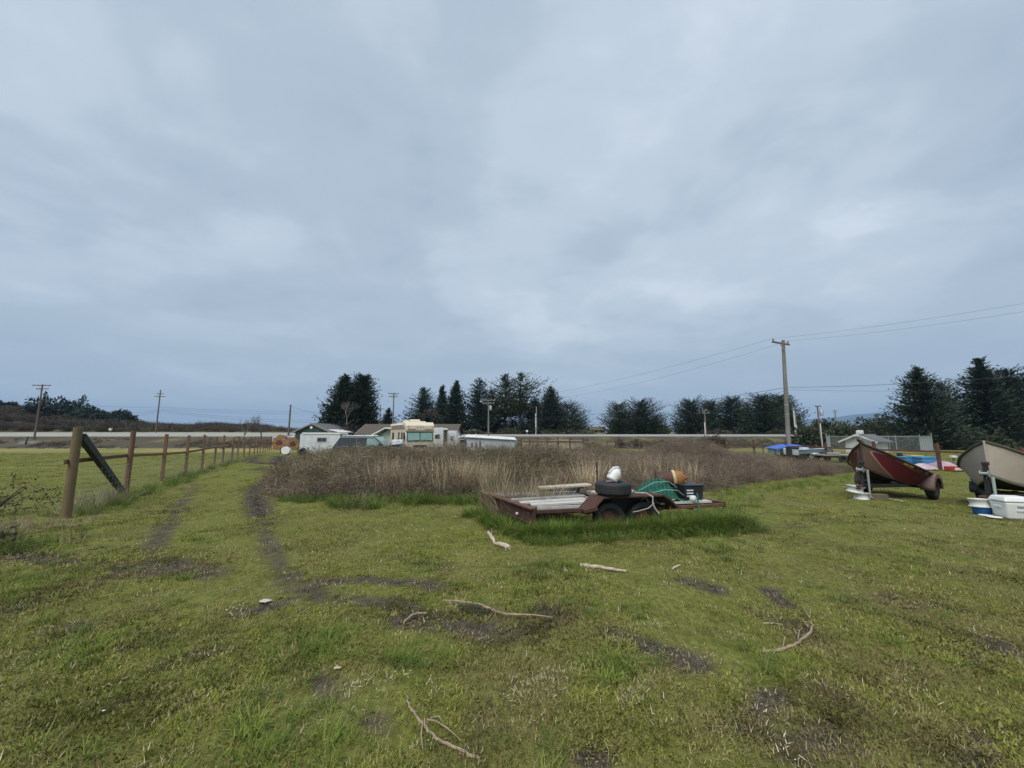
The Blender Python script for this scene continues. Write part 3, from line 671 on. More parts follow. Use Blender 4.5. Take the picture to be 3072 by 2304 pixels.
# ---------------------------------------------------------------- trees
def orient_quads(c, u, v):
    """diamond sprays: centre, half length vector, half width vector"""
    n = len(c); V = np.stack([c-u, c+v-u*.2, c+u, c-v-u*.2], 1).reshape(-1, 3); return V, np.arange(4*n).reshape(n, 4)
def unit(a): return a/np.maximum(np.linalg.norm(a, axis=-1, keepdims=True), 1e-6)
PROF = {'cone': lambda t: (1-t)**.85*.98+.03, 'ovoid': lambda t: np.sqrt(np.clip(1-((t-.28)/.74)**2, 0, 1))*.95+.04, 'round': lambda t: np.sqrt(np.clip(1-((t-.40)/.62)**2, 0, 1)),
        'tall': lambda t: np.clip(1.02-t, 0, 1)**.55*.9, 'flat': lambda t: np.clip(np.minimum(.55+t*.9, (1.03-t)*3.2), 0, 1)}
def conifer(label, px, ptop, Y, wpx, style='cone', mat='fir', dense=1., low=.06, seed=1, group=None, pbase=None, size=1., bare=0.):
    r_ = np.random.default_rng(seed); p = at(px, ptop, Y); gz_ = tz(p.x, Y); Hh = p.z-gz_; W = wpx/F*Y*1.14
    root = thing('evergreen_tree', label, 'tree', (p.x, Y, gz_-.1), 0, group)
    lean = r_.uniform(-.02, .02, 2)*Hh
    tr = MB().tube([(lean[0]*f*f, lean[1]*f*f, Hh*f*.97) for f in (0, .3, .6, .85, 1)], [.028*Hh, .020*Hh, .013*Hh, .006*Hh, .02], 7).build('trunk', M['trunk'], root, True)
    nb = int(640*dense); t_ = low+(1-low)*(1-(1-r_.random(nb))**(.62 if style in ('cone', 'tall') else .8))*.99; az = r_.uniform(0, 6.283, nb)
    L = PROF[style](t_)*W/2*(np.where(r_.random(nb) < .14, r_.uniform(1., 1.25, nb), r_.uniform(.5, 1.0, nb)) if style in ('cone', 'tall', 'flat') else np.where(r_.random(nb) < .08, r_.uniform(1., 1.1, nb), r_.uniform(.6, 1.0, nb))); lob = 1+.22*np.sin(az*2+seed)+.15*np.sin(az*3+t_*9+seed*2); L *= lob
    el = -.12+.62*t_**2+r_.normal(0, .10, nb)
    K = 15; f = (np.arange(K)+.5)/K
    f = f[None, :]*np.ones((nb, 1)); f = .15+.85*f
    ce = np.cos(el)[:, None]; se = np.sin(el)[:, None]
    rr = L[:, None]*f*ce; zz_ = (t_*Hh)[:, None]+L[:, None]*(f*se-.16*np.sin(f*3.14)*(.9-t_[:, None])+.16*f**3)
    cx = rr*np.cos(az)[:, None]+lean[0]*t_[:, None]**2; cy = rr*np.sin(az)[:, None]+lean[1]*t_[:, None]**2
    c = np.stack([cx, cy, zz_], -1).reshape(-1, 3)
    sl = (.025*Hh+.15)*size
    c = c+r_.normal(0, 1, c.shape)*np.array([sl*.34, sl*.34, sl*.2])
    dirn = np.stack([np.cos(az), np.sin(az), .30+.45*t_], -1)[:, None, :]*np.ones((1, K, 1)); dirn = dirn.reshape(-1, 3)+r_.normal(0, .38, c.shape)
    keep = (r_.random(len(c)) > bare) & (c[:, 2] > .15)
    c, dirn = c[keep], unit(dirn[keep]); u = dirn*((sl*(1.12-.55*np.clip(c[:, 2:3]/Hh, 0, 1)))*r_.uniform(.5, 1.2, (len(c), 1))); v = unit(np.cross(dirn, r_.normal(0, 1, c.shape)+np.array([0, 0, .8])))*((sl*(1.12-.5*np.clip(c[:, 2:3]/Hh, 0, 1)))*r_.uniform(.16, .34, (len(c), 1)))
    V, Fq = orient_quads(c, u, v)
    # leader and tip sprays
    cr = np_mesh('crown', V, Fq, M[mat], root)
    mb = MB()
    for i in r_.choice(nb, min(nb, 46), replace=False):
        q = [(lean[0]*t_[i]**2, lean[1]*t_[i]**2, t_[i]*Hh)]
        for ff in (.5, .95):
            q.append((L[i]*ff*math.cos(el[i])*math.cos(az[i]), L[i]*ff*math.cos(el[i])*math.sin(az[i]), t_[i]*Hh+L[i]*(ff*math.sin(el[i])-.16*math.sin(ff*3.14)*(.9-t_[i])+.16*ff**3)))
        mb.tube(q, [.008*Hh, .005*Hh, .012], 4, False)
    mb.build('limbs', M['trunk'], root)['kind'] = 'stuff'
    return root
GR1 = 'evergreens behind the houses'; 
conifer('tall dense dark evergreen with bushy sides, left one of the touching pair', 1040, 1120, 72, 186, 'cone', 'fir', 2.4, .02, 11, GR1)
conifer('tall dense dark evergreen, right one of the touching pair, spiky right edge', 1090, 1128, 73, 100, 'ovoid', 'fir', 2.0, .02, 12, GR1)
conifer('small dark evergreen poking up behind the brown roof', 1166, 1222, 92, 62, 'cone', 'fir', .9, .02, 13, GR1)
GR2 = 'evergreens beyond the road'
for i, (px, pt, Y, w, st, mt, dn, lo, bare, lab) in enumerate([
    (1272, 1160, 96, 118, 'cone', 'fir_b', .85, .16, .25, 'see-through pointed evergreen, leftmost of the row behind the motorhome'),
    (1326, 1152, 99, 62, 'cone', 'fir', .8, .05, .1, 'slim pointed spruce second from the left in the row behind the motorhome'),
    (1368, 1140, 97, 92, 'cone', 'fir', 1.1, .05, .12, 'double-tipped spruce in the middle of the row behind the motorhome'),
    (1438, 1134, 96, 118, 'tall', 'fir_b', .8, .15, .36, 'broad ragged evergreen left of the pole with the transformer'),
    (1476, 1165, 101, 80, 'tall', 'fir_b', .8, .05, .2, 'shorter evergreen filled in behind the pole with the transformer'),
    (1515, 1124, 98, 74, 'flat', 'fir_y', .36, .30, .2, 'thin open-crowned pine with gaps, left of the tallest pine'),
    (1560, 1121, 95, 104, 'flat', 'fir_y', .42, .36, .2, 'tallest open-crowned pine with bare trunk in the tree row'),
    (1548, 1215, 100, 88, 'ovoid', 'fir', .7, .03, .1, 'low dark evergreen at the feet of the two open pines'),
    (1652, 1157, 93, 118, 'cone', 'fir', 1.25, .03, .1, 'broad evergreen with curled side limbs at the right end of the row'),
    (1708, 1215, 95, 105, 'ovoid', 'fir', 1.2, .02, .05, 'low rounded evergreen sloping down at the right end of the row'),
    (1605, 1190, 97, 80, 'cone', 'fir_b', .9, .03, .15, 'dark evergreen standing behind the twin grey posts')]):
    conifer(lab, px, pt, Y, w*1.38, st, mt, dn*1.2, lo, 40+i, GR2, bare=bare)
GR3 = 'rounded evergreen groves beyond the road'
for i, (px, pt, Y, w, st, mt, dn, lab) in enumerate([
    (1858, 1214, 97, 92, 'round', 'fir_y', 1.2, 'left lobe of the rounded grove beside the far tan house'),
    (1925, 1205, 95, 104, 'ovoid', 'fir', 1.5, 'tallest evergreen of the rounded grove beside the far tan house'),
    (1965, 1250, 94, 72, 'round', 'fir_y', .8, 'low leaning evergreen at the right edge of the rounded grove'),
    (2072, 1205, 97, 104, 'ovoid', 'fir', 1.7, 'dense dome-shaped evergreen left of the white-footed pole'),
    (2128, 1204, 103, 74, 'ovoid', 'fir_y', 1.2, 'evergreen directly behind the white-footed pole'),
    (2196, 1198, 98, 112, 'ovoid', 'fir', 1.6, 'bushy evergreen right of the white-footed pole'),
    (2238, 1205, 104, 50, 'cone', 'fir_b', .5, 'thin see-through evergreen between the two big groves'),
    (2286, 1190, 90, 104, 'ovoid', 'fir', 1.8, 'large dense evergreen just left of the main utility pole'),
    (2342, 1188, 93, 84, 'ovoid', 'fir', 1.5, 'dense evergreen partly hidden behind the main utility pole'),
    (2366, 1245, 88, 62, 'round', 'fir_y', .9, 'low evergreen sloping down right of the main utility pole')]):
    conifer(lab, px, pt, Y, w*1.12, st, mt, dn*1.1, .0, 70+i, GR3, bare=.03)
GR4 = 'evergreens at the right edge'
for i, (px, pt, Y, w, st, mt, dn, lo, lab, bare) in enumerate([
    (2752, 1097, 58, 232, 'cone', 'fir', 1.7, .10, 'big spreading evergreen with upturned tips behind the chain-link fence', .12),
    (2822, 1150, 66, 120, 'ovoid', 'fir', 1.0, .14, 'dark evergreen between the two biggest right-hand evergreens', .1),
    (2928, 1071, 60, 190, 'cone', 'fir', 1.7, .14, 'tallest evergreen on the right, twin bushy tips', .1),
    (3015, 1110, 62, 130, 'ovoid', 'fir', 1.4, .16, 'round-topped evergreen near the right edge of the picture', .12),
    (3092, 1122, 64, 110, 'ovoid', 'fir', 1.0, .16, 'evergreen cut off by the right edge of the picture', .12)]):
    conifer(lab, px, pt, Y, w, st, mt, dn, lo, 90+i, GR4, bare=bare, size=.85)

def shrub(name, label, cat, c, dims, mat, n, leaf, seed=1, group=None, trunk=True, kind=None, gap=.0):
    """leaf clumps through an uneven ellipsoid sitting on the ground at c"""
    r_ = np.random.default_rng(seed); root = thing(name, label, cat, c, 0, group)
    d = unit(r_.normal(0, 1, (n, 3))); d[:, 2] = np.abs(d[:, 2])
    rad = .55+.45*r_.random((n, 1))**.5
    lob = 1+.20*np.sin(3*np.arctan2(d[:, 1], d[:, 0])+seed)[:, None]+.16*np.sin(5*d[:, :1]*2+seed*1.7)+.12*np.sin(9*d[:, 1:2]+seed)
    p = d*rad*lob*np.array([dims[0]/2, dims[1]/2, dims[2]])
    if gap: p = p[(np.sin(p[:, 0]*9/dims[0]+seed)+np.sin(p[:, 2]*11/dims[2]) > -1.9+gap)]
    dr = unit(d[:len(p)]+r_.normal(0, .7, p.shape)); u = dr*leaf*r_.uniform(.5, 1.2, (len(p), 1)); v = unit(np.cross(dr, r_.normal(0, 1, p.shape)))*leaf*r_.uniform(.2, .45, (len(p), 1))
    V, Fq = orient_quads(p, u, v); np_mesh('foliage', V, Fq, M[mat], root)
    mb = MB()
    for i in range(5):
        a = 6.283*i/5+seed; mb.tube([(0, 0, -.05), (dims[0]*.16*math.cos(a), dims[1]*.16*math.sin(a), dims[2]*.45), (dims[0]*.3*math.cos(a), dims[1]*.3*math.sin(a), dims[2]*.8)], [dims[2]*.02+.01, dims[2]*.015+.006, .006], 5)
    mb.build('stem', M['trunk'], root)
    return root
# dark wind-clipped shrubs on the dune at left
GS = 'wind-clipped shrubs on the dune'
def dune(px, Y):
    return 0
for i, (px, pt, pb, Y, w, lab) in enumerate([
    (140, 1202, 1262, 104, 130, 'largest dark wind-clipped shrub on the dune behind the left pole'),
    (225, 1208, 1270, 106, 125, 'broad dark shrub with grey patch, middle of the dune'),
    (272, 1232, 1268, 104, 90, 'small dark shrub sloping down at the right of the dune shrubs'),
    (358, 1238, 1270, 105, 90, 'low dark shrub standing apart at the right end of the dune'),
    (8, 1208, 1236, 108, 44, 'small dark shrub on the dune at the left picture edge')]):
    a = at(px, pt, Y); b = at(px, pb, Y)
    shrub('dune_shrub', lab, 'shrub', (a.x, Y, b.z), (w/F*Y, 7, (a.z-b.z)), 'fir_b', 2600, .55, 120+i, GS)
# dune
prof = [(-420,1205),(0,1226),(60,1228),(120,1240),(200,1246),(290,1256),(340,1262),(400,1268),(450,1278),(520,1281),(560,1284),(610,1279),(650,1276),(700,1283),(760,1279),(800,1287),(860,1295),(900,1299)]
pxs = np.linspace(-420, 900, 150); tops = np.interp(pxs, [p[0] for p in prof], [p[1] for p in prof]); rows = []; dpts = []
for j, (Y, f) in enumerate(((93, 0.), (95, .28), (98, .52), (102, .74), (107, .92), (113, 1.0), (122, .8), (140, .0))):
    row = []
    for px, py in zip(pxs, tops):
        p = at(px, py, 113.); x = p.x*Y/113.; g_ = tz(x, Y); h = (p.z-1.3)*f*(1+.10*mnoise.noise((px*.03, j*.9, 1.))); z = max(1.3+h, g_-.3 if f < .05 else 1.3+h) if f > 0 else g_-.4
        row.append((x, Y, z)); 
        if f > 0: dpts.append((x, Y, z))
    rows.append(row)
M['dune'] = leaf_mat('brown_dune_scrub', (.055, .046, .034), (.095, .080, .058), .6)
du = MB().grid(rows).build('dune', M['dune'], smooth=True); tag(du, 'low brown dune covered in scrub beyond the road at left', None, None, 'structure')
make_variants('brush', [ribbon_mesh('brush', [(arc(.5, 1.1, .8), .05) for i in range(44)], M['tint_dead'], 3, .10) for k in range(5)])
dp = np.array(dpts); k = rng.integers(0, len(dp), 4200); P = dp[k]+rng.normal(0, 1, (4200, 3))*np.array([.8, 1.5, .05]); 
scatter('dune_scrub', 'brush', P, upr(len(P), .2), rng.uniform(.7, 1.5, len(P)), tints(len(P), [(.075,.062,.045), (.11,.092,.068), (.055,.05,.035), (.12,.10,.085)], [.35, .3, .2, .15]), 'brown leafless scrub covering the dune', du)
# scrub along the embankment foot
Xb = rng.uniform(-110, 62, 2600); Yb = rng.normal(66, 2.2, 2600); kk = fbm(Xb, Yb, .12, 33) > .47; Xb, Yb = Xb[kk], Yb[kk]; n = len(Xb)
scatter('verge_scrub', 'brush', np.stack([Xb, Yb, zof(Xb, Yb)], -1), upr(n, .2), rng.uniform(.2, .55, n), tints(n, [(.10,.082,.064), (.14,.12,.085), (.08,.085,.045)], [.4, .35, .25]), 'low brown scrub on the bank below the road')
# right-hand hedge
GH = 'hedge bushes on the right'
for i, (px, pt, Y, w, lab) in enumerate([
    (2435, 1283, 62, 100, 'rounded dark hedge bush at the left end of the right-hand hedge'),
    (2480, 1266, 70, 110, 'tall rounded bush rising behind the left end of the hedge'),
    (2545, 1282, 66, 120, 'hedge bush behind the white shed roof, left side'),
    (2640, 1278, 62, 150, 'hedge bush behind the white shed, right side'),
    (2625, 1262, 72, 110, 'taller dark bush at the foot of the big spreading evergreen'),
    (2745, 1292, 58, 140, 'dark hedge bush behind the chain-link fence'),
    (2850, 1290, 60, 140, 'dark hedge bush right of the chain-link fence'),
    (2950, 1296, 58, 140, 'dark hedge bush above the beige boat bow'),
    (3040, 1292, 60, 140, 'dark hedge bush at the right picture edge')]):
    a = at(px, pt, Y); gz_ = tz(a.x, Y); shrub('hedge_bush', lab, 'bush', (a.x, Y, gz_), (w/F*Y*1.15, 5, a.z-gz_), 'hedge', 3000, .34, 140+i, GH)
for i, (px, pt, Y, w, mt, lab) in enumerate([
    (1700, 1290, 89, 150, 'olive_shrub', 'low olive bushes at the foot of the right-end evergreens'),
    (1530, 1285, 90, 60, 'olive_shrub', 'rounded olive bush right of the transformer pole'),
    (1415, 1292, 90, 110, 'olive_shrub', 'low olive bush left of the transformer pole'),
    (2150, 1290, 91, 90, 'brown_twig', 'brown bush at the foot of the white-footed pole'),
    (2225, 1278, 93, 50, 'grey_twig', 'pale leafless bush between the two big groves'),
    (2330, 1285, 87, 60, 'olive_shrub', 'olive bush beside the main pole beyond the road'),
    (1912, 1318, 60, 26, 'hedge', 'small green bush on the bank below the rounded grove'),
    (1858, 1315, 62, 30, 'brown_twig', 'small brown domed bush on the bank'),
    (2170, 1316, 62, 24, 'hedge', 'small dark green bush on the grassy bank'),
    (2135, 1308, 64, 70, 'brown_twig', 'low brown scrub bush on the grassy bank'),
    (1040, 1275, 66, 70, 'brown_twig', 'leafless brown bush between the green house and brown-roofed house'),
    (912, 1344, 43, 26, 'hedge', 'small green bush in front of the white box trailer')]):
    a = at(px, pt, Y); gz_ = tz(a.x, Y); shrub('bush', lab, 'bush', (a.x, Y, gz_), (w/F*Y*1.1, max(1., w/F*Y*.6), a.z-gz_), mt, 1500, max(.06, .03*w/F*Y+.05), 160+i, 'bushes')
shrub('bush', 'sprawling sparse green bush at the left picture edge', 'bush', gp(-11.5, 8.7), (2.6, 1.6, .75), 'olive_shrub', 900, .045, 181, 'near bushes', gap=.2)
shrub('bush', 'dead brown bush at the left picture edge beside the mud', 'bush', gp(-7.65, 5.65), (1.1, .8, .36), 'brown_twig', 900, .045, 182, 'near bushes')

def bare_tree(label, px, ptop, pbase, Y, spread, mat, seed, depth=5, group='leafless trees', r0=None):
    r_ = random.Random(seed); a = at(px, ptop, Y); b = at(px, pbase, Y); Hh = a.z-b.z
    root = thing('bare_tree', label, 'tree', (a.x, Y, b.z-.05), 0, group); tk = MB(); br = MB()
    def grow(p, d, L, r, lv):
        q = [p]; 
        for i in range(3):
            d = (d+Vector((r_.uniform(-.22,.22), r_.uniform(-.22,.22), r_.uniform(-.02,.16)))).normalized(); q.append(q[-1]+d*L/3)
        (tk if lv == 0 else br).tube(q, [r, r*.9, r*.8, r*.68], 6 if lv < 2 else 3, False)
        if lv >= depth: return
        for k in range(3 if lv < 3 else 2+r_.randrange(2)):
            az = r_.uniform(0, 6.283); s = spread*r_.uniform(.5, 1.2)
            dd = (d+Vector((math.cos(az)*s, math.sin(az)*s, r_.uniform(-.1,.25)))).normalized(); grow(q[-1] if k < 2 else q[2], dd, L*r_.uniform(.6,.82), r*.6, lv+1)
    L0 = Hh*.30
    grow(Vector((0,0,0)), Vector((r_.uniform(-.1,.1), 0, 1)), L0, r0 or Hh*.022, 0)
    tk.build('trunk', mat, root, True); br.build('branches', mat, root); return root
bare_tree('leafless grey tree by the far end of the field fence, left of the pair', 735, 1245, 1318, 66, .8, M['grey_twig'], 5, 5, r0=.11)
bare_tree('leafless grey tree by the far end of the field fence, right and taller', 790, 1232, 1316, 68, .75, M['grey_twig'], 8, 5, r0=.12)
bare_tree('pale leafless tree standing in front of the touching evergreens', 1045, 1180, 1275, 66, 1.15, M['pale_trunk'], 14, 5, r0=.11)
bare_tree('wide leafless brown tree behind the motorhome roof', 1300, 1208, 1290, 70, 1.0, M['brown_twig'], 21, 6, r0=.13)
bare_tree('second leafless brown tree behind the motorhome, to its left', 1262, 1228, 1290, 72, 1.0, M['brown_twig'], 27, 6, r0=.11)
# ---------------------------------------------------------------- left field fence
fl = thing('field_fence', 'brown wooden post-and-rail field fence with wire running away at left', 'fence', (0, 0, 0))
fpx = [(197,1555,1283), (376,1484,1293), (485,1443,1302), (555,1425,1306), (605,1411,1304), (642,1397,1310), (668,1390,1306), (695,1385,1312), (712,1375,1310), (731,1371,1312), (748,1366,1310), (762,1363,1309)]
fposts = []
for i, (bx_, by_, ty) in enumerate(fpx):
    g_ = G(bx_, by_); top = at(bx_, ty, g_.y).z; fposts.append((g_, top))
e = fposts[-1][0]; d_ = (fposts[-1][0]-fposts[2][0]); d_.z = 0; d_.normalize()
for k in range(1, 12):
    p = e+d_*2.45*k; q = gp(p.x, p.y); fposts.append((q, q.z+1.62+.12*math.sin(k*2.3)))
for i, (g_, top) in enumerate(fposts):
    s = .15 if i == 0 else (.13 if i == 1 else .105)
    tilt = Vector((rnd(-.03,.03), rnd(-.03,.03), 0)); mb = MB()
    if i < 2: mb.tube([g_-Vector((0,0,.2)), g_+tilt*.5+Vector((0,0,(top-g_.z)*.5)), Vector((g_.x, g_.y, top))+tilt], [s/2*1.08, s/2*1.02, s/2*.97], 14)
    else: mb.bar(g_-Vector((0,0,.2)), Vector((g_.x, g_.y, top))+tilt, s, s, up=(d_.x, d_.y, 0))
    mb.build('post', M['post_green'] if i == 0 else M['post'], fl, i < 2, bevel=.006)
for i in range(len(fposts)-1):
    a, b = fposts[i][0], fposts[i+1][0]; side = Vector((-d_.y, d_.x, 0))*.085
    za = a.z+1.13+.03*math.sin(i*1.7); zb_ = b.z+1.13+.03*math.sin((i+1)*1.7)
    pa = Vector((a.x, a.y, za))+side; pb = Vector((b.x, b.y, zb_))+side
    if i == 0: pa -= (pb-pa).normalized()*.14
    MB().bar(pa, pb-(pb-pa).normalized()*.004, .04, .092).build('rail', M['post'] if i % 3 else M['redrail'], fl, bevel=.004)
    for hh in (.10, .28, .48, .70, .92) if i < 14 else (.3, .8):
        MB().tube([Vector((a.x, a.y, a.z+hh))-side*.9, Vector((b.x, b.y, b.z+hh-.01))-side*.9], .0022, 4).build('wire', M['galv'], fl)
a, b = fposts[0][0], fposts[1][0]; mb = MB()
MB().bar(Vector((a.x, a.y, fposts[0][1]-.20))+Vector((-.02,.06,0))-side*.5, Vector((b.x, b.y, b.z+.05))-Vector((.02,.22,0))-side*1.6, .10, .17, up=(0,0,1)).build('brace_timber', M['black_timber'], fl, bevel=.008)
for seg in range(8):
    a, b = fposts[seg][0], fposts[seg+1][0]; mb = MB()
    for k in range(1, 14):
        p = a.lerp(b, k/14)-side*.9; mb.bar(p+Vector((0,0,.08)), p+Vector((0,0,.93)), .003, .003)
    mb.build('wire_mesh', M['galv'], fl)

# right rail fence
fr = thing('rail_fence', 'red-brown post and single rail fence running behind the boats at right', 'fence')
rp = []
for k in range(-3, 14):
    x, y = 23.75-.67*k, 21.75+3.05*k; rp.append(gp(x, y))
for i, g_ in enumerate(rp):
    h = 1.45+.12*math.sin(i*2.1)
    MB().bar(g_-Vector((0,0,.2)), g_+Vector((rnd(-.03,.03), 0, h)), .13, .13, up=(0,1,0)).build('post', M['redrail'] if i < 8 else M['post'], fr, bevel=.008)
for a, b in zip(rp[:-1], rp[1:]):
    o_ = Vector((-.09, 0, 0)); MB().bar(a+o_+Vector((0,0,1.02)), b+o_+Vector((0,.0,1.02)), .045, .10).build('rail', M['redrail'], fr)
    MB().tube([a+o_+Vector((0,0,.5)), b+o_+Vector((0,0,.5))], .006, 4).build('wire', M['galv'], fr)

# picket fence
pf = thing('picket_fence', 'weathered tan picket fence on red-brown posts right of the low shed', 'fence')
A0, B0 = gp(1.26, 52), gp(6.95, 38); n = 6
for i in range(n+1):
    p = A0.lerp(B0, i/n); p.z = tz(p.x, p.y)
    MB().bar(p-Vector((0,0,.2)), p+Vector((0,0,1.72+.06*math.sin(i*2))), .13, .13).build('post', M['redrail'], pf)
for hh in (1.32, .5): MB().bar(A0+Vector((0,0,hh)), B0+Vector((0,0,hh)), .05, .10).build('rail', M['redrail'], pf)
slat = MB().box((0,0,.75), (.075,.02,1.5)).build('slat', M['pale_wood'], pf); ns = 92
dv = (B0-A0); ang = math.atan2(dv.y, dv.x); nrm = Vector((math.sin(ang), -math.cos(ang), 0))*-.06
for i in range(ns):
    p = A0.lerp(B0, (i+.5)/ns); s = slat if i == 0 else inst(slat, parent=pf)
    s.location = (p.x+nrm.x, p.y+nrm.y, tz(p.x, p.y)+rnd(-.06,.04)); s.rotation_euler = (0, rnd(-.03,.03), ang)

# ---------------------------------------------------------------- utility poles and wires
def pole(label, top, base, Y, arms=(), mat='pole', r=.15, transformer=False, pipe=None, stub=False, insul=True):
    a = at(*top, Y); gz_ = tz(a.x, Y); b = at(*base, Y); z0 = min(b.z, gz_) if base[1] < 1330 else gz_
    root = thing('utility_pole', label, 'utility pole', (a.x, Y, gz_), 0, 'utility poles')
    Hh = a.z-gz_; lean = b.x-a.x
    MB().tube([(0,0,-.3), (0,0,Hh*.5), (0,0,Hh)], [r, r*.85, r*.7], 10).build('pole', M[mat], root, True)
    for (x0, x1, y0, y1) in arms:
        p = at(x0, y0, Y)-Vector((a.x, Y, gz_)); q = at(x1, y1, Y)-Vector((a.x, Y, gz_)); p.y = q.y = -.16
        arm = MB().bar(p, q, .12, .14).build('crossarm', M[mat], root)
        if insul:
            for f in (.04, .3, .7, .96) if abs(x1-x0) > 24 else (.08, .92):
                c = p.lerp(q, f); MB().lathe([(.05,.07),(.09,.10),(.05,.15),(.08,.19),(.04,.24)], 8, Matrix.Translation(c)).build('insulator', M['galv'], arm)
        m_ = p.lerp(q, .5); w_ = min(.5, (q-p).length*.3)
        MB().bar(Vector((m_.x-w_, -.16, m_.z-.02)), Vector((0, -.12, m_.z-.55)), .03, .03).build('arm_brace', M['galv'], root)
    if transformer:
        zt = at(top[0], transformer, Y).z-gz_; MB().lathe([(.02,-.45),(.24,-.42),(.25,.38),(.2,.44),(.05,.46)], 14, Matrix.Translation((.40,-.15,zt))).build('transformer', M['galv'], root, True)
        MB().bar((0,-.1,zt), (.3,-.15,zt), .08, .1).build('bracket', M['galv'], root)
    if pipe:
        px, y0 = pipe; x = at(px, y0, Y).x-a.x; zt = at(px, y0, Y).z-gz_; MB().tube([(x,-.05,-.2), (x,-.05,zt)], .10, 8).build('riser_pipe', M['white_pvc'], root, True)
    return Vector((a.x, Y, a.z)), root
pA, _ = pole('brown double-arm utility pole standing in front of the dune at left', (128,1153), (117,1325), 70, [(100,155,1156,1157), (112,148,1167,1167)], 'pole_red')
pB, _ = pole('slim double-arm utility pole over the field fence at left', (482,1170), (470,1302), 88, [(472,492,1181,1182), (464,497,1189,1190)], 'pole_red')
pC, _ = pole('short armless utility pole beside the green house', (872,1214), (861,1310), 64, [], 'pole_red', .16)
pD, _ = pole('double-arm utility pole rising behind the motorhome roof', (1182,1178), (1179,1275), 74, [(1165,1197,1181,1182), (1168,1193,1190,1190)], 'pole')
pE, _ = pole('single-arm utility pole behind the brown-roofed house', (1142,1213), (1138,1275), 90, [(1131,1153,1226,1227)], 'pole')
pF, _ = pole('grey double-arm utility pole with transformer in front of the tree row', (1466,1200), (1467,1307), 74, [(1448,1486,1201,1201), (1448,1482,1211,1210)], 'pole', .17, 1224)
pG, _ = pole('armless twin grey post in front of the right-end evergreens', (1609,1220), (1609,1306), 90, [], 'galv', .16, pipe=(1606.6,1241))
pH, _ = pole('grey pole with white pipe at its foot before the dome evergreen', (2113,1228), (2116,1307), 87, [(2105,2121,1233,1232), (2106,2127,1240,1239)], 'pole', .16, pipe=(2113.4,1267))
pI, _ = pole('pair of thin grey poles right of the main pole', (2384,1222), (2386,1315), 66, [], 'pole', .13, pipe=(2380,1232))
pJ, _ = pole('dark pole with lamp bracket and white pipe left of the chain-link fence', (2452,1218), (2457,1322), 60, [(2443,2460,1219,1219)], 'pole_red', .13, 1239, pipe=(2459,1270))
pK, _ = pole('distant double-arm pole behind the rounded hedge bush', (2504,1230), (2505,1283), 120, [(2497,2512,1232,1232), (2498,2510,1238,1238)], 'pole', .17)
o = MB().tube([gp(at(2389,1300,64).x, 64), at(2388,1275,64)], .11, 8).build('marker_post', M['white_pvc']); tag(o, 'white upright marker post right of the main pole', 'post')
# main pole
mY = 32.3; mp = at(2370, 1375, mY); mz = tz(mp.x, mY)
main = thing('utility_pole', 'tall weathered grey utility pole with crossarm, nearest the lot', 'utility pole', (mp.x-.05, mY, mz), 0, 'utility poles')
mt_ = at(2349, 1021, mY); Hm = mt_.z-mz; tx = mt_.x-(mp.x-.05)
MB().tube([(.0,0,-.3), (tx*.5,0,Hm*.5), (tx,0,Hm)], [.19, .16, .125], 14).build('pole', M['pole'], main, True)
off = Vector((mp.x-.05, mY, mz))
p, q = at(2312,1027,mY)-off, at(2372,1033,mY)-off; p += Vector((0,-.2,0)); q += Vector((0,.15,0))
arm = MB().bar(p, q, .11, .13).build('crossarm', M['pole_red'], main, bevel=.008)
ins = []
for f in (.06, .92):
    c = p.lerp(q, f); ins.append(off+c+Vector((0,0,.3))); MB().lathe([(.03,.05),(.03,.12),(.10,.14),(.05,.2),(.09,.23),(.05,.3)], 10, Matrix.Translation(c)).build('insulator', M['grey_timber'], arm, True)
MB().bar(p.lerp(q,.35)-Vector((0,.08,.05)), (tx,-.15,Hm-1.0), .03, .04).build('arm_brace', M['galv'], main)
for zf in (.36, .44, .18): MB().lathe([(.182-zf*.05,0),(.19-zf*.05,.0),(.19-zf*.05,.06),(.182-zf*.05,.06)], 14, Matrix.Translation((tx*zf,0,Hm*zf))).build('metal_band', M['galv'], main)
def wire(label, p, q, sag, r=.016, n=14):
    p, q = Vector(p), Vector(q); pts = []
    for i in range(n+1):
        f = i/n; c = p.lerp(q, f); c.z -= sag*4*f*(1-f); pts.append(c)
    o = MB().tube(pts, r, 5).build('overhead_wire', M['wire']); return tag(o, label, 'wire', 'overhead wires')
ext = lambda a, b, k: a+(b-a)*k
w1 = at(3072,893,20.); w2 = at(3072,918,20.5)
wire('upper power wire from the main pole crossarm out of the picture to the right', ins[0], ext(ins[0], w1, 1.5), .35, .0055)
wire('lower power wire from the main pole crossarm out of the picture to the right', ins[1], ext(ins[1], w2, 1.5), .35, .0055)
wire('upper power wire from the main pole down left to the tree row', ins[0], at(1475,1203,74), .9, .007, 24)
wire('lower power wire from the main pole down left to the tree row', ins[1], at(1480,1203,74.5), 1.6, .007, 24)
cA = off+Vector((tx*.63,-.16,at(2355,1163,mY).z-mz)); cB = off+Vector((tx*.6,-.16,at(2355,1170,mY).z-mz))
wire('thick cable from the middle of the main pole left to the groves', cA, at(1610,1252,80), .6, .017, 22)
wire('thin cable from the middle of the main pole down left', cB, at(2115,1232,87), .5, .014, 18)
wire('thick cable from the middle of the main pole right toward the big evergreens', cA, ext(cA, at(3072,1119,24.), 1.3), .25, .014)
wire('thin level cable from the middle of the main pole to the right', cB, ext(cB, at(2900,1170,30.), 1.2), .1, .008)
wire('service wire crossing before the groves to the white-footed pole', at(2124,1239,87), at(2384,1228,66), .4, .02)
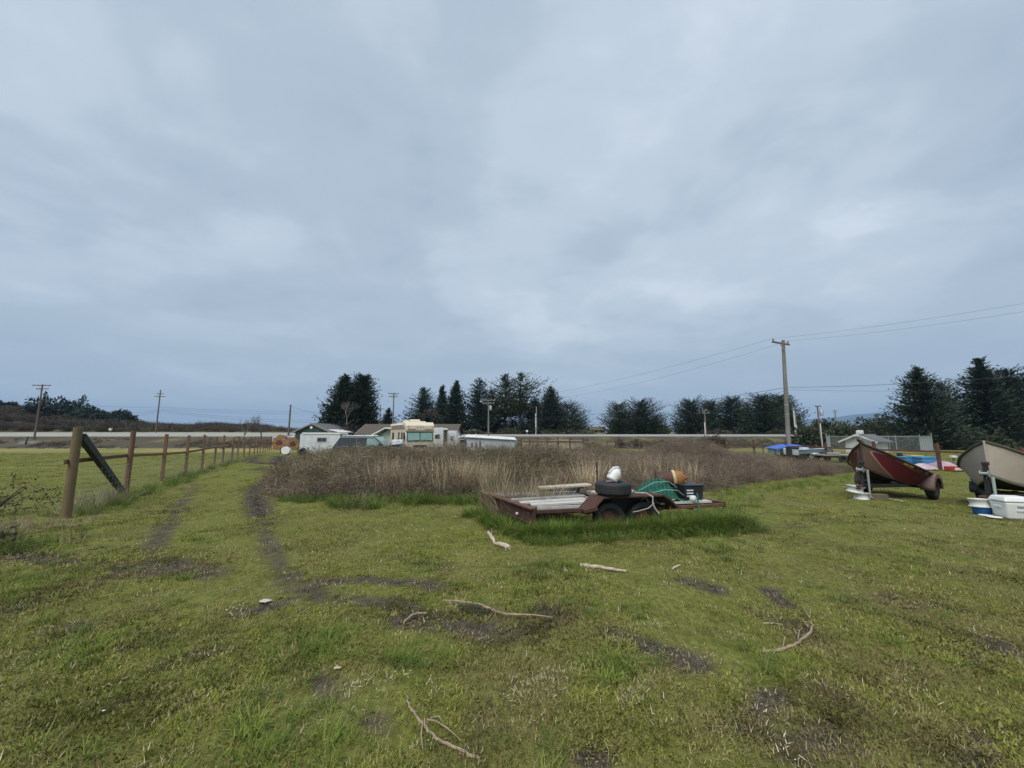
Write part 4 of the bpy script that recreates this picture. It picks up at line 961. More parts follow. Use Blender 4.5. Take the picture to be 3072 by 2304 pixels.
def pxw(label, a, b, Ya, Yb, sag, r=.02): wire(label, at(*a, Ya), at(*b, Yb), sag, r*.8)
pxw('wire from the left picture edge to the double-arm pole by the dune', (-60,1217), (128,1212), 66, 70, .3)
pxw('upper wire between the two left-hand double-arm poles', (128,1206), (482,1222), 70, 88, .3)
pxw('middle wire between the two left-hand double-arm poles', (128,1217), (480,1230), 70, 88, 1.1)
pxw('lower wire between the two left-hand double-arm poles', (128,1217), (480,1234), 70, 88, 1.6)
for i, (a, b, s, l) in enumerate(((( 482,1222), (960,1236), .2, 'top'), ((482,1227), (960,1242), .3, 'second'), ((480,1230), (960,1262), .5, 'third'), ((480,1234), (960,1268), .6, 'lowest'))):
    pxw('%s of the four wires from the slim pole to the touching evergreens' % l, a, b, 88, 84, s, .022)
pxw('drooping wire from the short armless pole toward the evergreens', (872,1217), (965,1240), 64, 74, .3, .016)
pxw('wire from the transformer pole to the grey pole beyond the gap', (1470,1255), (2113,1240), 74, 87, .8, .018)
pxw('low wire across the gap beside the far houses', (1612,1266), (1990,1276), 92, 97, .3, .02)
pxw('lower wire across the gap beside the far houses', (1612,1274), (1990,1290), 92, 97, .3, .018)

# ---------------------------------------------------------------- buildings
def gable(root, x0, x1, y0, y1, zg, ze, zr, wallm, roofm, axis='y', over=.3, thick=.12, trim=None):
    """walls and a pitched roof, local metres; ridge along axis"""
    mb = MB()
    if axis == 'y':
        xm = (x0+x1)/2; mb.prism([(x0,y0,zg),(x1,y0,zg),(x1,y0,ze),(xm,y0,zr),(x0,y0,ze)], (0,y1-y0,0)); mb.build('wall', wallm, root)
        for s in (0, 1):
            xe = x0-over if s == 0 else x1+over; zz_ = ze-(zr-ze)*over/(xm-x0)
            MB().prism([(xe,y0-over,zz_+.02),(xm,y0-over,zr+.02),(xm,y0-over,zr+.02+thick),(xe,y0-over,zz_+.02+thick)], (0,y1-y0+2*over,0)).build('roof', roofm, root)
            if trim: MB().prism([(xe,y0-over-.03,zz_-.06),(xm,y0-over-.03,zr-.06),(xm,y0-over-.03,zr+.04+thick),(xe,y0-over-.03,zz_+.04+thick)], (0,.027,0)).build('bargeboard', trim, root)
    else:
        ym = (y0+y1)/2; mb.prism([(x0,y0,zg),(x0,y1,zg),(x0,y1,ze),(x0,ym,zr),(x0,y0,ze)], (x1-x0,0,0)); mb.build('wall', wallm, root)
        for s in (0, 1):
            ye = y0-over if s == 0 else y1+over; zz_ = ze-(zr-ze)*over/(ym-y0)
            MB().prism([(x0-over,ye,zz_+.02),(x0-over,ym,zr+.02),(x0-over,ym,zr+.02+thick),(x0-over,ye,zz_+.02+thick)], (x1-x0+2*over,0,0)).build('roof', roofm, root)
            if trim: MB().prism([(x0-over-.03,ye,zz_-.06),(x0-over-.03,ym,zr-.06),(x0-over-.03,ym,zr+.04+thick),(x0-over-.03,ye,zz_+.04+thick)], (.027,0,0)).build('bargeboard', trim, root)
def window(root, c, w, h, frame=M['white_paint'], face='y', d=.05):
    """window on a wall facing -y (or -x); frame bars stand proud, pane set inside"""
    x, y, z = c; f = MB(); t_ = .07
    def bx(cx, cz, sx, sz, dy):
        if face == 'y': return ((x+cx, y-dy, z+cz), (sx, d, sz))
        return ((x-dy, y+cx, z+cz), (d, sx, sz))
    for a in ((0,h/2,w+t_,t_), (0,-h/2,w+t_,t_), (-w/2,0,t_,h-t_), (w/2,0,t_,h-t_), (0,0,t_*.6,h-t_)): f.box(*bx(*a, d*.52))
    fo = f.build('window', frame, root); MB().box(*bx(0,0,w-t_*.5,h-t_*.5,d*.30)).build('pane', M['glass'], fo)
Y0 = 60; xl = at(886,1300,Y0).x; xr = at(988,1300,Y0).x; gz_ = tz(xl, Y0); zr = at(936,1272,Y0).z-gz_; ze = at(886,1295,Y0).z-gz_
gh = thing('green_house', 'dark green gabled house left of the dark evergreens', 'house', (xl, Y0, gz_))
gable(gh, 0, xr-xl, 0, 8, -.2, ze, zr, M['house_green'], M['roof_grey'], 'y', .35, .14, M['grey_timber'])
MB().lathe([(.01,-.05),(.20,-.05),(.22,0),(.2,.05),(.01,.05)], 14, Matrix.Translation(((xr-xl)/2,-.42,zr-.55)) @ Matrix.Rotation(R(90),4,'X')).build('gable_lamp', M['white_paint'], gh, True)
e0 = xr-xl+.35; MB().prism([(e0-1.2,.5,ze+.35),(e0+1.1,.5,ze-.15),(e0+1.1,.5,ze-.05),(e0-1.2,.5,ze+.45)], (0,5,0)).build('porch_roof', M['white_paint'], gh)
MB().box((e0+.2,3,ze/2-.1), (1.2,4.4,ze-.1)).build('porch_wall', M['house_green'], gh)
for k in range(10): MB().box(((xr-xl)/2, -.012, .15+k*.24), (xr-xl-.05, .02, .22)).build('siding_board', M['house_green'], gh)

Y0 = 62; xl = at(1076,1300,Y0).x; xr = at(1364,1300,Y0).x; gz_ = tz(xl, Y0)
bh = thing('brown_roof_house', 'long house with brown shingle roof behind the motorhome', 'house', (xl, Y0, gz_))
gable(bh, 0, xr-xl, 0, 8, -.2, 2.25, 3.75, M['mint'], M['roof_brown'], 'x', .45, .15, M['white_paint'])
for xx in (1.6, 4.6, 8.5, 12.): window(bh, (xx, -.0, 1.35), 1.2, .9)
window(bh, (0, 4, 2.6), .6, .5, face='x')
MB().box((9.0,4.3,3.95), (.6,.6,.9)).build('chimney', M['brown_panel'], bh)
Y0 = 50; xl = at(1143,1300,Y0).x; xr = at(1176,1300,Y0).x; gz_ = tz(xl, Y0)
ms = thing('mint_shed', 'pale mint shed with white-edged porch roof beside the motorhome', 'shed', (xl, Y0, gz_))
MB().prism([(0,0,-.2),(2.2,0,-.2),(2.2,0,2.75),(.9,0,2.75),(0,0,2.1)], (0,4,0)).build('wall', M['mint'], ms)
MB().prism([(-1.25,-.6,1.92),(.65,-.6,2.95),(.65,-.6,3.05),(-1.25,-.6,2.02)], (0,4.6,0)).build('porch_roof', M['mint'], ms)
MB().prism([(-1.30,-.64,1.85),(.65,-.64,2.93),(.65,-.64,3.10),(-1.30,-.64,2.05)], (0,.038,0)).build('bargeboard', M['white_paint'], ms)
MB().prism([(.65,-.64,2.95),(2.5,-.64,2.75),(2.5,-.64,2.87),(.65,-.64,3.10)], (0,5,0)).build('roof', M['white_paint'], ms)
for xx in (.55, 1.1, 1.65): MB().box((xx,-.012,1.2), (.03,.02,2.4)).build('batten', M['white_paint'], ms)
MB().box((.25,-.02,1.2), (.4,.035,1.5)).build('door', M['white_paint'], ms)
MB().box((-1.1,-.5,.9), (.09,.09,2.1)).build('porch_post', M['white_paint'], ms)

# far houses in the gap of trees
for (pa, pb, pe, ptop, Y0, wm, lab) in (((1734), 1755, 1292, 1283, 112, M['brown_paint'], 'small dark gabled house end showing beside the row of evergreens'), (1776, 1816, 1290, 1281, 118, M['tan_wall'], 'far tan bungalow left of the rounded grove'), (1984, 2012, 1292, 1284, 116, M['tan_wall'], 'far low roof between the rounded grove and dome evergreen')):
    xl, xr = at(pa,1290,Y0).x, at(pb,1290,Y0).x; gz_ = tz(xl, Y0); h = thing('far_house', lab, 'house', (xl, Y0, gz_), 0, 'far houses')
    gable(h, 0, xr-xl, 0, 6, -.3, at(pa,pe,Y0).z-gz_, at(pa,ptop,Y0).z-gz_, wm, M['roof_brown'], 'x' if pb-pa > 25 else 'y', .5, .15, M['grey_timber'])
    for f in (.3, .7): window(h, ((xr-xl)*f, 0, (at(pa,pe,Y0).z-gz_)*.6), .7, .6, M['grey_timber'])

# white shed inside the chain-link fence
Y0 = 47; xl = at(2534,1320,Y0).x; xr = at(2622,1320,Y0).x; gz_ = tz(xl, Y0)
ws = thing('white_shed', 'small white gabled shed with grey roof inside the chain-link fence', 'shed', (xl, Y0, gz_), R(-68))
ze = at(2551,1322,Y0).z-gz_; zr = at(2585,1305,Y0).z-gz_; wd = 2.9
gable(ws, 0, wd, 0, 2.6, -.1, ze, zr, M['white_paint'], M['roof_grey'], 'y', .45, .10, M['white_paint'])
MB().box((wd/2,.3,zr+.30), (.55,.6,.5)).build('roof_vent', M['white_plastic'], ws, bevel=.1)
for s in (-1, 1): MB().box((wd*.42+s*.56,-.02,.85), (1.08,.035,1.7)).build('door', M['white_paint'], ws, bevel=.01)
cf = thing('chain_link_fence', 'galvanised chain-link fence around the small white shed', 'fence')
cpts = [gp(at(2481,1330,45).x, 45), gp(at(2797,1330,43).x, 43), gp(at(2760,1330,54).x, 54), gp(at(2490,1330,56).x, 56)]
t = NT('chain_link'); bc = t.n('ShaderNodeTexCoord').outputs['UV']
for (a, b) in zip(cpts, cpts[1:]+cpts[:1]):
    m_ = max(2, int((b-a).length/2.9)); 
    for i in range(m_):
        p = a.lerp(b, i/m_); p.z = tz(p.x, p.y); MB().tube([p-Vector((0,0,.1)), p+Vector((0,0,2.0+(.25 if i == 0 else 0)))], .045, 8).build('post', M['galv'], cf, True)
    MB().tube([a+Vector((0,0,1.9)), b+Vector((0,0,1.9))], .025, 6).build('top_rail', M['galv'], cf)
    mb = MB(); L_ = (b-a).length; nn = int(L_/.22); hgt = 1.85; s_ = hgt/L_
    for i in range(-int(hgt/.22), nn):
        for sg in (0, 1):
            f0, f1 = i*.22, i*.22+hgt; z0, z1 = 0., hgt
            if f0 < 0: z0 = -f0; f0 = 0
            if f1 > L_: z1 = hgt-(f1-L_); f1 = L_
            if z1-z0 < .1: continue
            if sg: z0, z1 = hgt-z0, hgt-z1
            mb.bar(a.lerp(b, f0/L_)+Vector((0,0,z0+.04)), a.lerp(b, f1/L_)+Vector((0,0,z1+.04)), .008, .008)
    mb.build('chain_link_mesh', M['galv'], cf)
# ---------------------------------------------------------------- wheels
def wheel(root, c, r, w, axis_rot=(R(90),0,0), rimm=M['dark'], name='wheel', n=28):
    """tyre with a rounded section and treads plus a dished rim; axis along local y"""
    T = Matrix.Translation(c) @ Euler(axis_rot).to_matrix().to_4x4(); h = w/2
    prof = [(r*.58,-h*.75),(r*.70,-h*.98),(r*.86,-h),(r*.96,-h*.86),(r,-h*.55),(r*.985,-h*.2),(r,0),(r*.985,h*.2),(r,h*.55),(r*.96,h*.86),(r*.86,h),(r*.70,h*.98),(r*.58,h*.75)]
    ty = MB().lathe(prof+[(r*.56,h*.6),(r*.56,-h*.6)], n, T, True).build(name, M['tyre'], root, True)
    MB().lathe([(r*.62,-h*.7),(r*.60,-h*.55),(r*.52,-h*.5),(r*.50,0),(r*.36,-h*.15),(r*.20,h*.05),(r*.12,-h*.3),(.001,-h*.3)], n, T, cap=False).build('rim', rimm, ty, True)
    MB().lathe([(r*.62,h*.7),(r*.60,h*.55),(r*.52,h*.5),(r*.50,0),(r*.36,h*.15),(r*.20,h*.05),(r*.12,h*.3),(.001,h*.3)], n, T, cap=False).build('rim', rimm, ty, True)
    return ty

# ---------------------------------------------------------------- motorhome
c = at(1217,1300,32.); gz_ = tz(c.x, 32); rv = thing('motorhome', 'cream motorhome with orange stripes parked facing the lot', 'motorhome', (c.x, 32, gz_), R(26))
W_, Lr, Ht = 2.4, 8.0, 2.98
MB().prism([(0,0,.45),(0,0,1.42),(0,.16,2.15),(0,.05,2.30),(0,.05,2.72),(0,.35,Ht),(0,Lr,Ht),(0,Lr,.45)], (W_,0,0)).build('body', M['cream'], rv, bevel=.07)
ws_ = MB().prism([(.14,.0,1.48),(.14,.125,2.08),(.14,.145,2.08),(.14,.02,1.48)], (W_-.28,0,0))
wso = MB().prism([(.16,-.035,1.46),(.16,.115,2.13),(.16,.13,2.13),(.16,-.02,1.46)], (W_-.32,0,0)).build('windscreen', M['green_glass'], rv)
MB().bar((W_/2,-.045,1.46), (W_/2,.105,2.13), .05, .03).build('windscreen_divider', M['black_plastic'], rv)
fr_ = MB()
for (a, b) in (((.14,-.04,1.44),(W_-.14,-.04,1.44)), ((.14,.11,2.15),(W_-.14,.11,2.15)), ((.14,-.04,1.44),(.14,.11,2.15)), ((W_-.14,-.04,1.44),(W_-.14,.11,2.15))): fr_.bar(a, b, .05, .05)
fr_.build('windscreen_seal', M['black_plastic'], rv)
for x0, x1 in ((.55,1.05), (1.35,2.0)): MB().tube([(x0,-.06,1.42),(x0+.25,-.06,1.50),(x1,-.05,1.47)], .014, 5).build('wiper', M['black_plastic'], rv)
for x0, x1 in ((.18,.85), (1.6,2.25)): MB().box(((x0+x1)/2,.035,2.40), (x1-x0,.03,.055)).build('stripe', M['stripe'], rv)
for x_ in (.2, .95, 1.2, 1.45, 2.2): MB().box((x_,.03,2.60), (.09,.04,.045)).build('marker_lamp', M['stripe'], rv)
for x_ in (.35, W_-.35): MB().lathe([(.01,-.03),(.11,-.03),(.13,.0),(.01,.01)], 14, Matrix.Translation((x_,-.01,.85)) @ Matrix.Rotation(R(90),4,'X')).build('headlight', M['chrome'], rv, True)
MB().box((W_/2,-.06,.55), (W_,.12,.2)).build('bumper', M['chrome'], rv, bevel=.03)
MB().box((W_/2,-.012,.98), (1.1,.02,.22)).build('grille', M['black_plastic'], rv)
for (y_, w_, z0, z1) in ((.55,.55,1.45,2.1), (1.55,.4,1.5,2.1), (2.6,.28,1.2,2.1), (3.1,.6,1.55,2.1), (6.2,.8,1.45,2.1)):
    MB().box((-.008,y_,(z0+z1)/2), (.03,w_,z1-z0)).build('side_window', M['glass'], rv)
    fm = MB()
    for yy, zz_, a, b in ((y_,z0,w_+.06,.05), (y_,z1,w_+.06,.05), (y_-w_/2,(z0+z1)/2,.05,z1-z0), (y_+w_/2,(z0+z1)/2,.05,z1-z0)): fm.box((-.02,yy,zz_), (.04,a,b))
    fm.build('window_frame', M['black_plastic'], rv)
for z_, h_ in ((2.52,.07), (2.42,.03), (1.05,.06)): MB().box((-.012,Lr/2,z_), (.02,Lr-.3,h_)).build('stripe', M['stripe'], rv)
MB().box((-.015,2.65,1.25), (.022,.75,1.6)).build('side_door', M['cream'], rv)
MB().tube([(-.10,.8,2.78),(-.10,Lr-.8,2.78)], .07, 10).build('rolled_awning', M['white_plastic'], rv, True)
for y_ in (2.3, 5.2):
    MB().prism([(.75,y_-.5,Ht),(.75,y_-.42,Ht+.24),(.75,y_-.2,Ht+.30),(.75,y_+.45,Ht+.27),(.75,y_+.55,Ht)], (.85,0,0)).build('roof_unit', M['cream'], rv, bevel=.05)
for k in range(2): MB().box((1.75,1.6+k*2.6,Ht+.06), (.45,.45,.12)).build('roof_vent', M['white_plastic'], rv, bevel=.03)
MB().tube([(.25,6.9,Ht+.14),(.25,7.8,Ht+.14),(2.1,7.8,Ht+.14),(2.1,6.9,Ht+.14)], .02, 6).build('roof_rack', M['chrome'], rv)
for s_, x_ in ((-1,-.12), (1,W_+.12)): MB().box((x_,-.1,1.75), (.16,.05,.34)).build('mirror', M['black_plastic'], rv, bevel=.02); MB().bar((x_*.2 if s_<0 else W_,.05,1.85), (x_,-.1,1.85), .03,.03).build('mirror_arm', M['black_plastic'], rv)
for x_ in (.2, W_-.2):
    for y_ in (1.2, 5.6): wheel(rv, (x_,y_,.40), .40, .24, (0,R(90),0))

# ---------------------------------------------------------------- dark SUV, side on, bonnet popped
c = at(996,1340,29.6); gz_ = tz(c.x, 29.6); sv = thing('parked_suv', 'dark slate long SUV with popped pale bonnet behind the brambles', 'car', (c.x, 29.6, gz_), R(2))
Wd = 1.9
MB().prism([(0.02,0,.42),(.0,0,.95),(.05,0,1.08),(3.75,0,1.10),(4.95,0,1.02),(5.25,0,.92),(5.30,0,.45)], (0,Wd,0)).build('body', M['suv'], sv, bevel=.06)
def green(y0, y1, z0=1.06, z1=1.80, ins_=.16):
    # cabin as a loft with tumblehome
    B = [(.04,y0,z0),(4.02,y0,z0),(4.02,y1,z0),(.04,y1,z0)]; T = [(.50,y0+ins_,z1),(3.15,y0+ins_,z1),(3.15,y1-ins_,z1),(.50,y1-ins_,z1)]
    return MB().add(B+T, [(0,1,5,4),(1,2,6,5),(2,3,7,6),(3,0,4,7),(4,5,6,7),(3,2,1,0)])
green(.03, Wd-.03).build('cabin', M['suv'], sv, bevel=.05)
def sidewin(x0b, x1b, x0t, x1t, zb, zt, mat, nm='side_window'):
    f = lambda z: .03+.16*(z-1.06)/.74-.012
    return MB().prism([(x0b,f(zb),zb),(x1b,f(zb),zb),(x1t,f(zt),zt),(x0t,f(zt),zt)], (0,-.012,.0)).build(nm, mat, sv)
sidewin(.32,1.42,.62,1.42,1.13,1.68,M['glass']); sidewin(1.52,2.42,1.52,2.42,1.13,1.68,M['glass']); sidewin(2.56,3.72,2.56,3.14,1.13,1.68,M['green_glass'])
for x_ in (1.47, 2.49): sidewin(x_-.04,x_+.04,x_-.04,x_+.04,1.10,1.72,M['black_plastic'],'pillar')
MB().prism([(4.04,.14,1.09),(3.22,.24,1.76),(3.22,Wd-.24,1.76),(4.04,Wd-.14,1.09)], (.02,0,.02)).build('windscreen', M['green_glass'], sv)
MB().prism([(3.98,.02,1.08),(3.13,.17,1.80),(3.20,.17,1.80),(4.06,.02,1.08)], (0,.06,0)).build('pillar', M['chrome'], sv)
MB().prism([(4.06,.05,1.12),(5.10,.05,1.24),(5.10,.05,1.27),(4.06,.05,1.15)], (0,Wd-.1,0)).build('bonnet', M['suv_hood'], sv, bevel=.012)
for y_ in (.28, Wd-.28):
    MB().tube([(.55,y_,1.81),(.62,y_,1.89),(2.9,y_,1.89),(3.0,y_,1.81)], .025, 6).build('roof_rail', M['chrome'], sv)
MB().box((1.75,Wd/2,1.815), (2.4,1.3,.03)).build('roof_panel', M['chrome'], sv)
MB().box((.45,Wd/2,1.90), (.06,1.2,.16)).build('roof_spoiler', M['black_plastic'], sv)
for x_ in (2.28, 3.1): MB().box((x_,-.02,.98), (.26,.04,.05)).build('door_handle', M['white_plastic'], sv)
MB().box((3.62,-.13,1.22), (.16,.24,.18)).build('mirror', M['black_plastic'], sv, bevel=.03)
MB().box((2.9,-.012,.70), (4.4,.02,.05)).build('trim', M['black_plastic'], sv)
for x_ in (1.48, 2.5, 3.72): MB().box((x_,-.004,.78), (.014,.012,.6)).build('door_gap', M['black_plastic'], sv)
for y_ in (.2, Wd-.2): MB().box((5.29,y_,.78), (.06,.32,.2)).build('headlight', M['chrome'], sv, bevel=.02)
MB().box((5.31,Wd/2,.52), (.12,Wd,.18)).build('bumper', M['black_plastic'], sv, bevel=.03)
for x_ in (1.0, 4.35):
    for y_ in (.12, Wd-.12): wheel(sv, (x_,y_,.37), .37, .23, (R(90),0,0))
# white appliance between them
p = at(1193,1345,31.0); gz_ = tz(p.x, 31); ap = thing('white_appliance', 'white upright appliance between the SUV and the motorhome', 'appliance', (p.x, 31.0, gz_), R(8))
MB().box((0,0,.78), (.84,.6,1.56)).build('cabinet', M['camper'], ap, bevel=.03); MB().box((0,-.325,.95), (.80,.05,1.1)).build('door', M['camper'], ap, bevel=.02)
MB().box((.33,-.37,.95), (.03,.04,.4)).build('handle', M['chrome'], ap)

# white box trailer
Y0 = 44.; p = at(897,1358,Y0); gz_ = tz(p.x, Y0); bt = thing('white_box_trailer', 'white box trailer with small sliding window left of the SUV', 'trailer', (p.x, Y0, gz_))
wd = at(1019,1340,Y0).x-p.x; zt = at(897,1303,Y0).z-gz_
MB().box((wd/2,1.1,zt/2+.05), (wd,2.2,zt-.06)).build('body', M['camper'], bt, bevel=.03)
MB().prism([(.18,-.06,zt+.005),(wd-.05,-.06,zt+.005),(wd-.1,-.06,zt+.19),(.22,-.06,zt+.19)], (0,2.3,0)).build('roof_cap', M['white_paint'], bt, bevel=.03)
for k in range(5): MB().box((wd*(.1+.2*k),-.008,zt*.5), (.02,.014,zt*.9)).build('panel_joint', M['shedwall'], bt)
window(bt, (wd*.55,0,zt*.72), 1.0, .42, M['grey_timber'])
for x_ in (.4, wd-.4): MB().box((x_,.1,.02), (.25,.25,.3)).build('support_block', M['brick'], bt)

# campers and brown panel beside the motorhome
def camper(label, px0, px1, ptop, pb, Y0, nose):
    a, b = at(px0,ptop,Y0), at(px1,ptop,Y0); gz_ = tz(a.x, Y0); h = a.z-gz_; w = b.x-a.x
    r_ = thing('camper_trailer', label, 'camper', (a.x, Y0, gz_), 0, 'white campers'); 
    MB().prism([(0,0,.45),(w-.1*nose,0,.45),(w,0,h*.72),(w-.35*nose,0,h),(0.1,0,h-.02),(0,0,h-.2)], (0,2.2,0)).build('body', M['camper'], r_, bevel=.05)
    for k in range(6): MB().box((w*.47,-.006,.75+k*(h-.9)/6), (w*.86,.016,.018)).build('siding_rib', M['shedwall'], r_)
    window(r_, (w*.5,0,h*.66), w*.3, .45, M['grey_timber']); MB().box((w*.48,-.01,.62), (w*.9,.02,.12)).build('stripe', M['fender_pink'], r_)
    for x_ in (w*.4, w*.4+.8): wheel(r_, (min(x_, w-.4),.12,.33), .33, .2)
    return r_
camper('taller white camper touching the right side of the motorhome', 1300, 1330, 1283, 1325, 43, 0)
camper('lower white camper with slanted nose right of the brown panel', 1342, 1374, 1292, 1325, 45, 1)
p = at(1336,1320,40.); gz_ = tz(p.x, 40); bp = thing('upright_door', 'upright brown door panel leaning between the white campers', 'panel', (p.x, 40, gz_))
hh = at(1336,1290,40).z-gz_; MB().box((0,0,hh/2), (.36,.06,hh)).build('board', M['brown_panel'], bp); MB().box((0,.02,hh+.08), (.50,.4,.14)).build('cap', M['white_paint'], bp, bevel=.02)

# long low shed
Y0 = 27.; a, b = at(1395,1312,Y0), at(1546,1321,Y0); gz_ = tz(a.x, Y0); sh = thing('low_white_shed', 'long low white shed with bright flat roof behind the thicket', 'shed', (a.x, Y0, gz_), R(-3))
w = b.x-a.x; h0, h1 = a.z-gz_, b.z-gz_
MB().prism([(0,0,-.1),(w,0,-.1),(w,0,h1),(0,0,h0)], (0,2.6,0)).build('wall', M['shedwall'], sh)
MB().prism([(-.06,-.12,h0+.015),(w+.10,-.12,h1+.015),(w+.10,-.12,h1+.055),(-.06,-.12,h0+.055)], (-.3,3.1,.13)).build('roof', M['white_paint'], sh)
for f in (.22, .45, .68, .99): MB().box((w*f,-.012,h1*.46), (.03,.022,h1*.92)).build('wall_joint', M['boat_grey'], sh)
MB().box((.05,-.02,h0*.45), (.08,.03,h0*.95)).build('corner_post', M['brown_panel'], sh)
for k in range(3): MB().box((.5+k*.28,-.01,h0*.7), (.12,.018,.32+.1*k)).build('stain_patch', M['fender_pink'], sh)

# timber heap and long white pole
for i, (a, b, lab, mt, s) in enumerate(((((1335,1329),33), ((1400,1316),31), 'pale plank sloping up at the top of the scrap heap', 'pale_wood', .12), (((1340,1333),32.5), ((1392,1328),31), 'grey plank low in the scrap heap', 'grey_timber', .14), (((1350,1324),33), ((1384,1334),32), 'grey plank crossing the middle of the scrap heap', 'grey_timber', .12), (((1368,1322),33), ((1372,1296),33.4), 'plank standing upright behind the scrap heap', 'grey_timber', .12), (((1344,1336),32), ((1394,1333),31.5), 'pale plank at the bottom of the scrap heap', 'pale_wood', .14), (((1358,1312),34), ((1366,1330),33.6), 'short grey plank leaning at the left of the scrap heap', 'grey_timber', .13))):
    P0, P1 = at(*a[0], a[1]), at(*b[0], b[1]); P0.z = max(P0.z, tz(P0.x, P0.y)+.05)
    tag(MB().bar(P0, P1, s, .05).build('scrap_plank', M[mt], bevel=.005), lab, 'plank', 'scrap planks beside the low shed')
p = gp(at(1365,1330,33.5).x, 33.5); base = thing('scrap_rack', 'dark scrap rack holding up the planks beside the low shed', 'rack', p)
for x_ in (-.9, -.2, .5, 1.1): MB().bar((x_,0,-.1), (x_+.05,0,1.0+.15*math.sin(x_*5)), .09, .09).build('upright', M['grey_timber'], base)
for z_ in (.35, .7, .95): MB().bar((-1.0,-.05,z_), (1.2,-.08,z_+.06), .06, .10).build('crosspiece', M['brown_panel'], base)
tag(MB().bar(at(1374,1312,31), at(1431,1304,30), .16, .07).build('long_white_board', M['white_paint'], bevel=.01), 'long white board tilted above the low shed', 'board')

# ---------------------------------------------------------------- sawn logs, white drum, small trailer wheel
def log(label, c, r, L, rz, seed):
    r_ = random.Random(seed); root = thing('sawn_log', label, 'log', c, rz, 'sawn logs'); n = 26; k = [1+.10*math.sin(3*2*math.pi*i/n+seed)+.07*r_.uniform(-1,1) for i in range(n)]
    def ring(y, s): return [(r*s*k[i]*math.cos(2*math.pi*i/n), y, r+r*s*k[i]*math.sin(2*math.pi*i/n)) for i in range(n)]
    MB().grid([ring(0,1), ring(L*.3,1.03), ring(L*.7,.97), ring(L,.95)], True).build('bark', M['log_bark'], root)
    for y, q in ((-.0,1), (L,.95)):
        rows = [ring(y+(.06 if s < .5 and y <= 0 else 0)*(1-s), q*s) for s in (1., .8, .55, .3, .02)]
        if y <= 0: rows = [[(a, b+r_.uniform(-.04,.04), c_) for a, b, c_ in rw] if i else rw for i, rw in enumerate(rows)]
        MB().grid(rows, True).build('cut_face', M['log_end'], root)
    if y: MB().grid([[(a*.42-.1*r, -.02-.005*i, r+(c_-r)*.36) for a, b, c_ in ring(0, 1-.999*i)] for i in (0, 1)], True).build('hollow_core', M['brown_panel'], root)
    return root
log('big sawn log with dark rotten heart facing us', G(838,1349), 1.02, 2.6, R(20), 3)
log('sawn log lying beside the box trailer, bright orange cut face', G(879,1350), .86, 2.4, R(40), 9)
log('grey-barked log wedged behind the two cut faces', gp(-35.0, 61.5), .95, 2.6, R(70), 15)
c = G(858,1366); dr = thing('white_drum', 'white drum lying on its side on the grass by the box trailer', 'drum', c, R(20))
MB().lathe([(.01,-.45),(.36,-.45),(.40,-.38),(.41,0),(.40,.38),(.36,.45),(.01,.45)], 20, Matrix.Translation((0,0,.40)) @ Matrix.Rotation(R(80),4,'X')).build('drum_body', M['white_plastic'], dr, True); MB().box((-.45,.2,.4), (.2,.3,.4)).build('bracket', M['dark'], dr)
c = G(906,1366); tw = thing('trailer_wheel', 'grey fendered wheel half hidden at the left end of the thicket', 'wheel', c, R(10))
wheel(tw, (0,0,.33), .33, .22); MB().grid([[(.46*math.cos(a), y, .33+.46*math.sin(a)) for a in np.linspace(0, math.pi, 10)] for y in (-.16,.16)]).build('fender', M['boat_white'], tw)
# white bar-like low wall by the far fence end
for (x0, x1, y_, lab) in ((818,842,1312,'pale horizontal pipe above the sawn logs, left'), (861,884,1311,'pale horizontal pipe above the sawn logs, right')):
    a, b = at(x0,y_,61), at(x1,y_,61); g0 = tz(a.x,61); root = thing('pipe_barrier', lab, 'barrier', (a.x,61,g0), 0, 'pipe barriers')
    MB().tube([(0,0,a.z-g0),(b.x-a.x,0,a.z-g0)], .09, 8).build('pipe', M['white_pvc'], root, True)
    for x_ in (.05, b.x-a.x-.05): MB().tube([(x_,0,-.1),(x_,0,a.z-g0-.05)], .06, 8).build('post', M['white_pvc'], root, True)

# small roadside things at left
p = gp(at(80,1320,66).x, 66); cu = thing('culvert_marker', 'small grey culvert end with green marker post by the left pole', 'culvert', p); MB().prism([(-1.6,0,0),(1.6,0,0),(1.3,0,.45),(-1.1,0,.5)], (0,1.2,0)).build('headwall', M['grey_timber'], cu); MB().bar((0,-.1,0), (.3,-.1,1.3), .18, .05).build('marker_post', M['olive_shrub'], cu)
for (px, py, Y0, lab) in ((330,1300,87,'white mailbox far across the road beyond the field fence'), (1581,1308,87,'white roadside utility box left of the twin grey post')):
    g_ = gp(at(px,py,Y0).x, Y0); r_ = thing('roadside_box', lab, 'box'); r_.location = g_; MB().box((0,0,.75), (.5,.4,.45)).build('cabinet', M['white_paint'], r_, bevel=.08); MB().box((0,0,.25), (.12,.12,.6)).build('post', M['grey_timber'], r_)
# ---------------------------------------------------------------- rusty flatbed trailer
O = Vector((.35, 6.5, 0)); O.z = tz(O.x, O.y)-.06
U = Vector((.985, .174, 0)); Vv = Vector((-.487, .873, 0))
fb = thing('flatbed_trailer', 'rusty tandem-axle flatbed trailer sunk in tall grass', 'trailer', O)
def L3(u, v, z): return U*u+Vv*v+Vector((0,0,z))
LT = 3.5; WT = 1.95
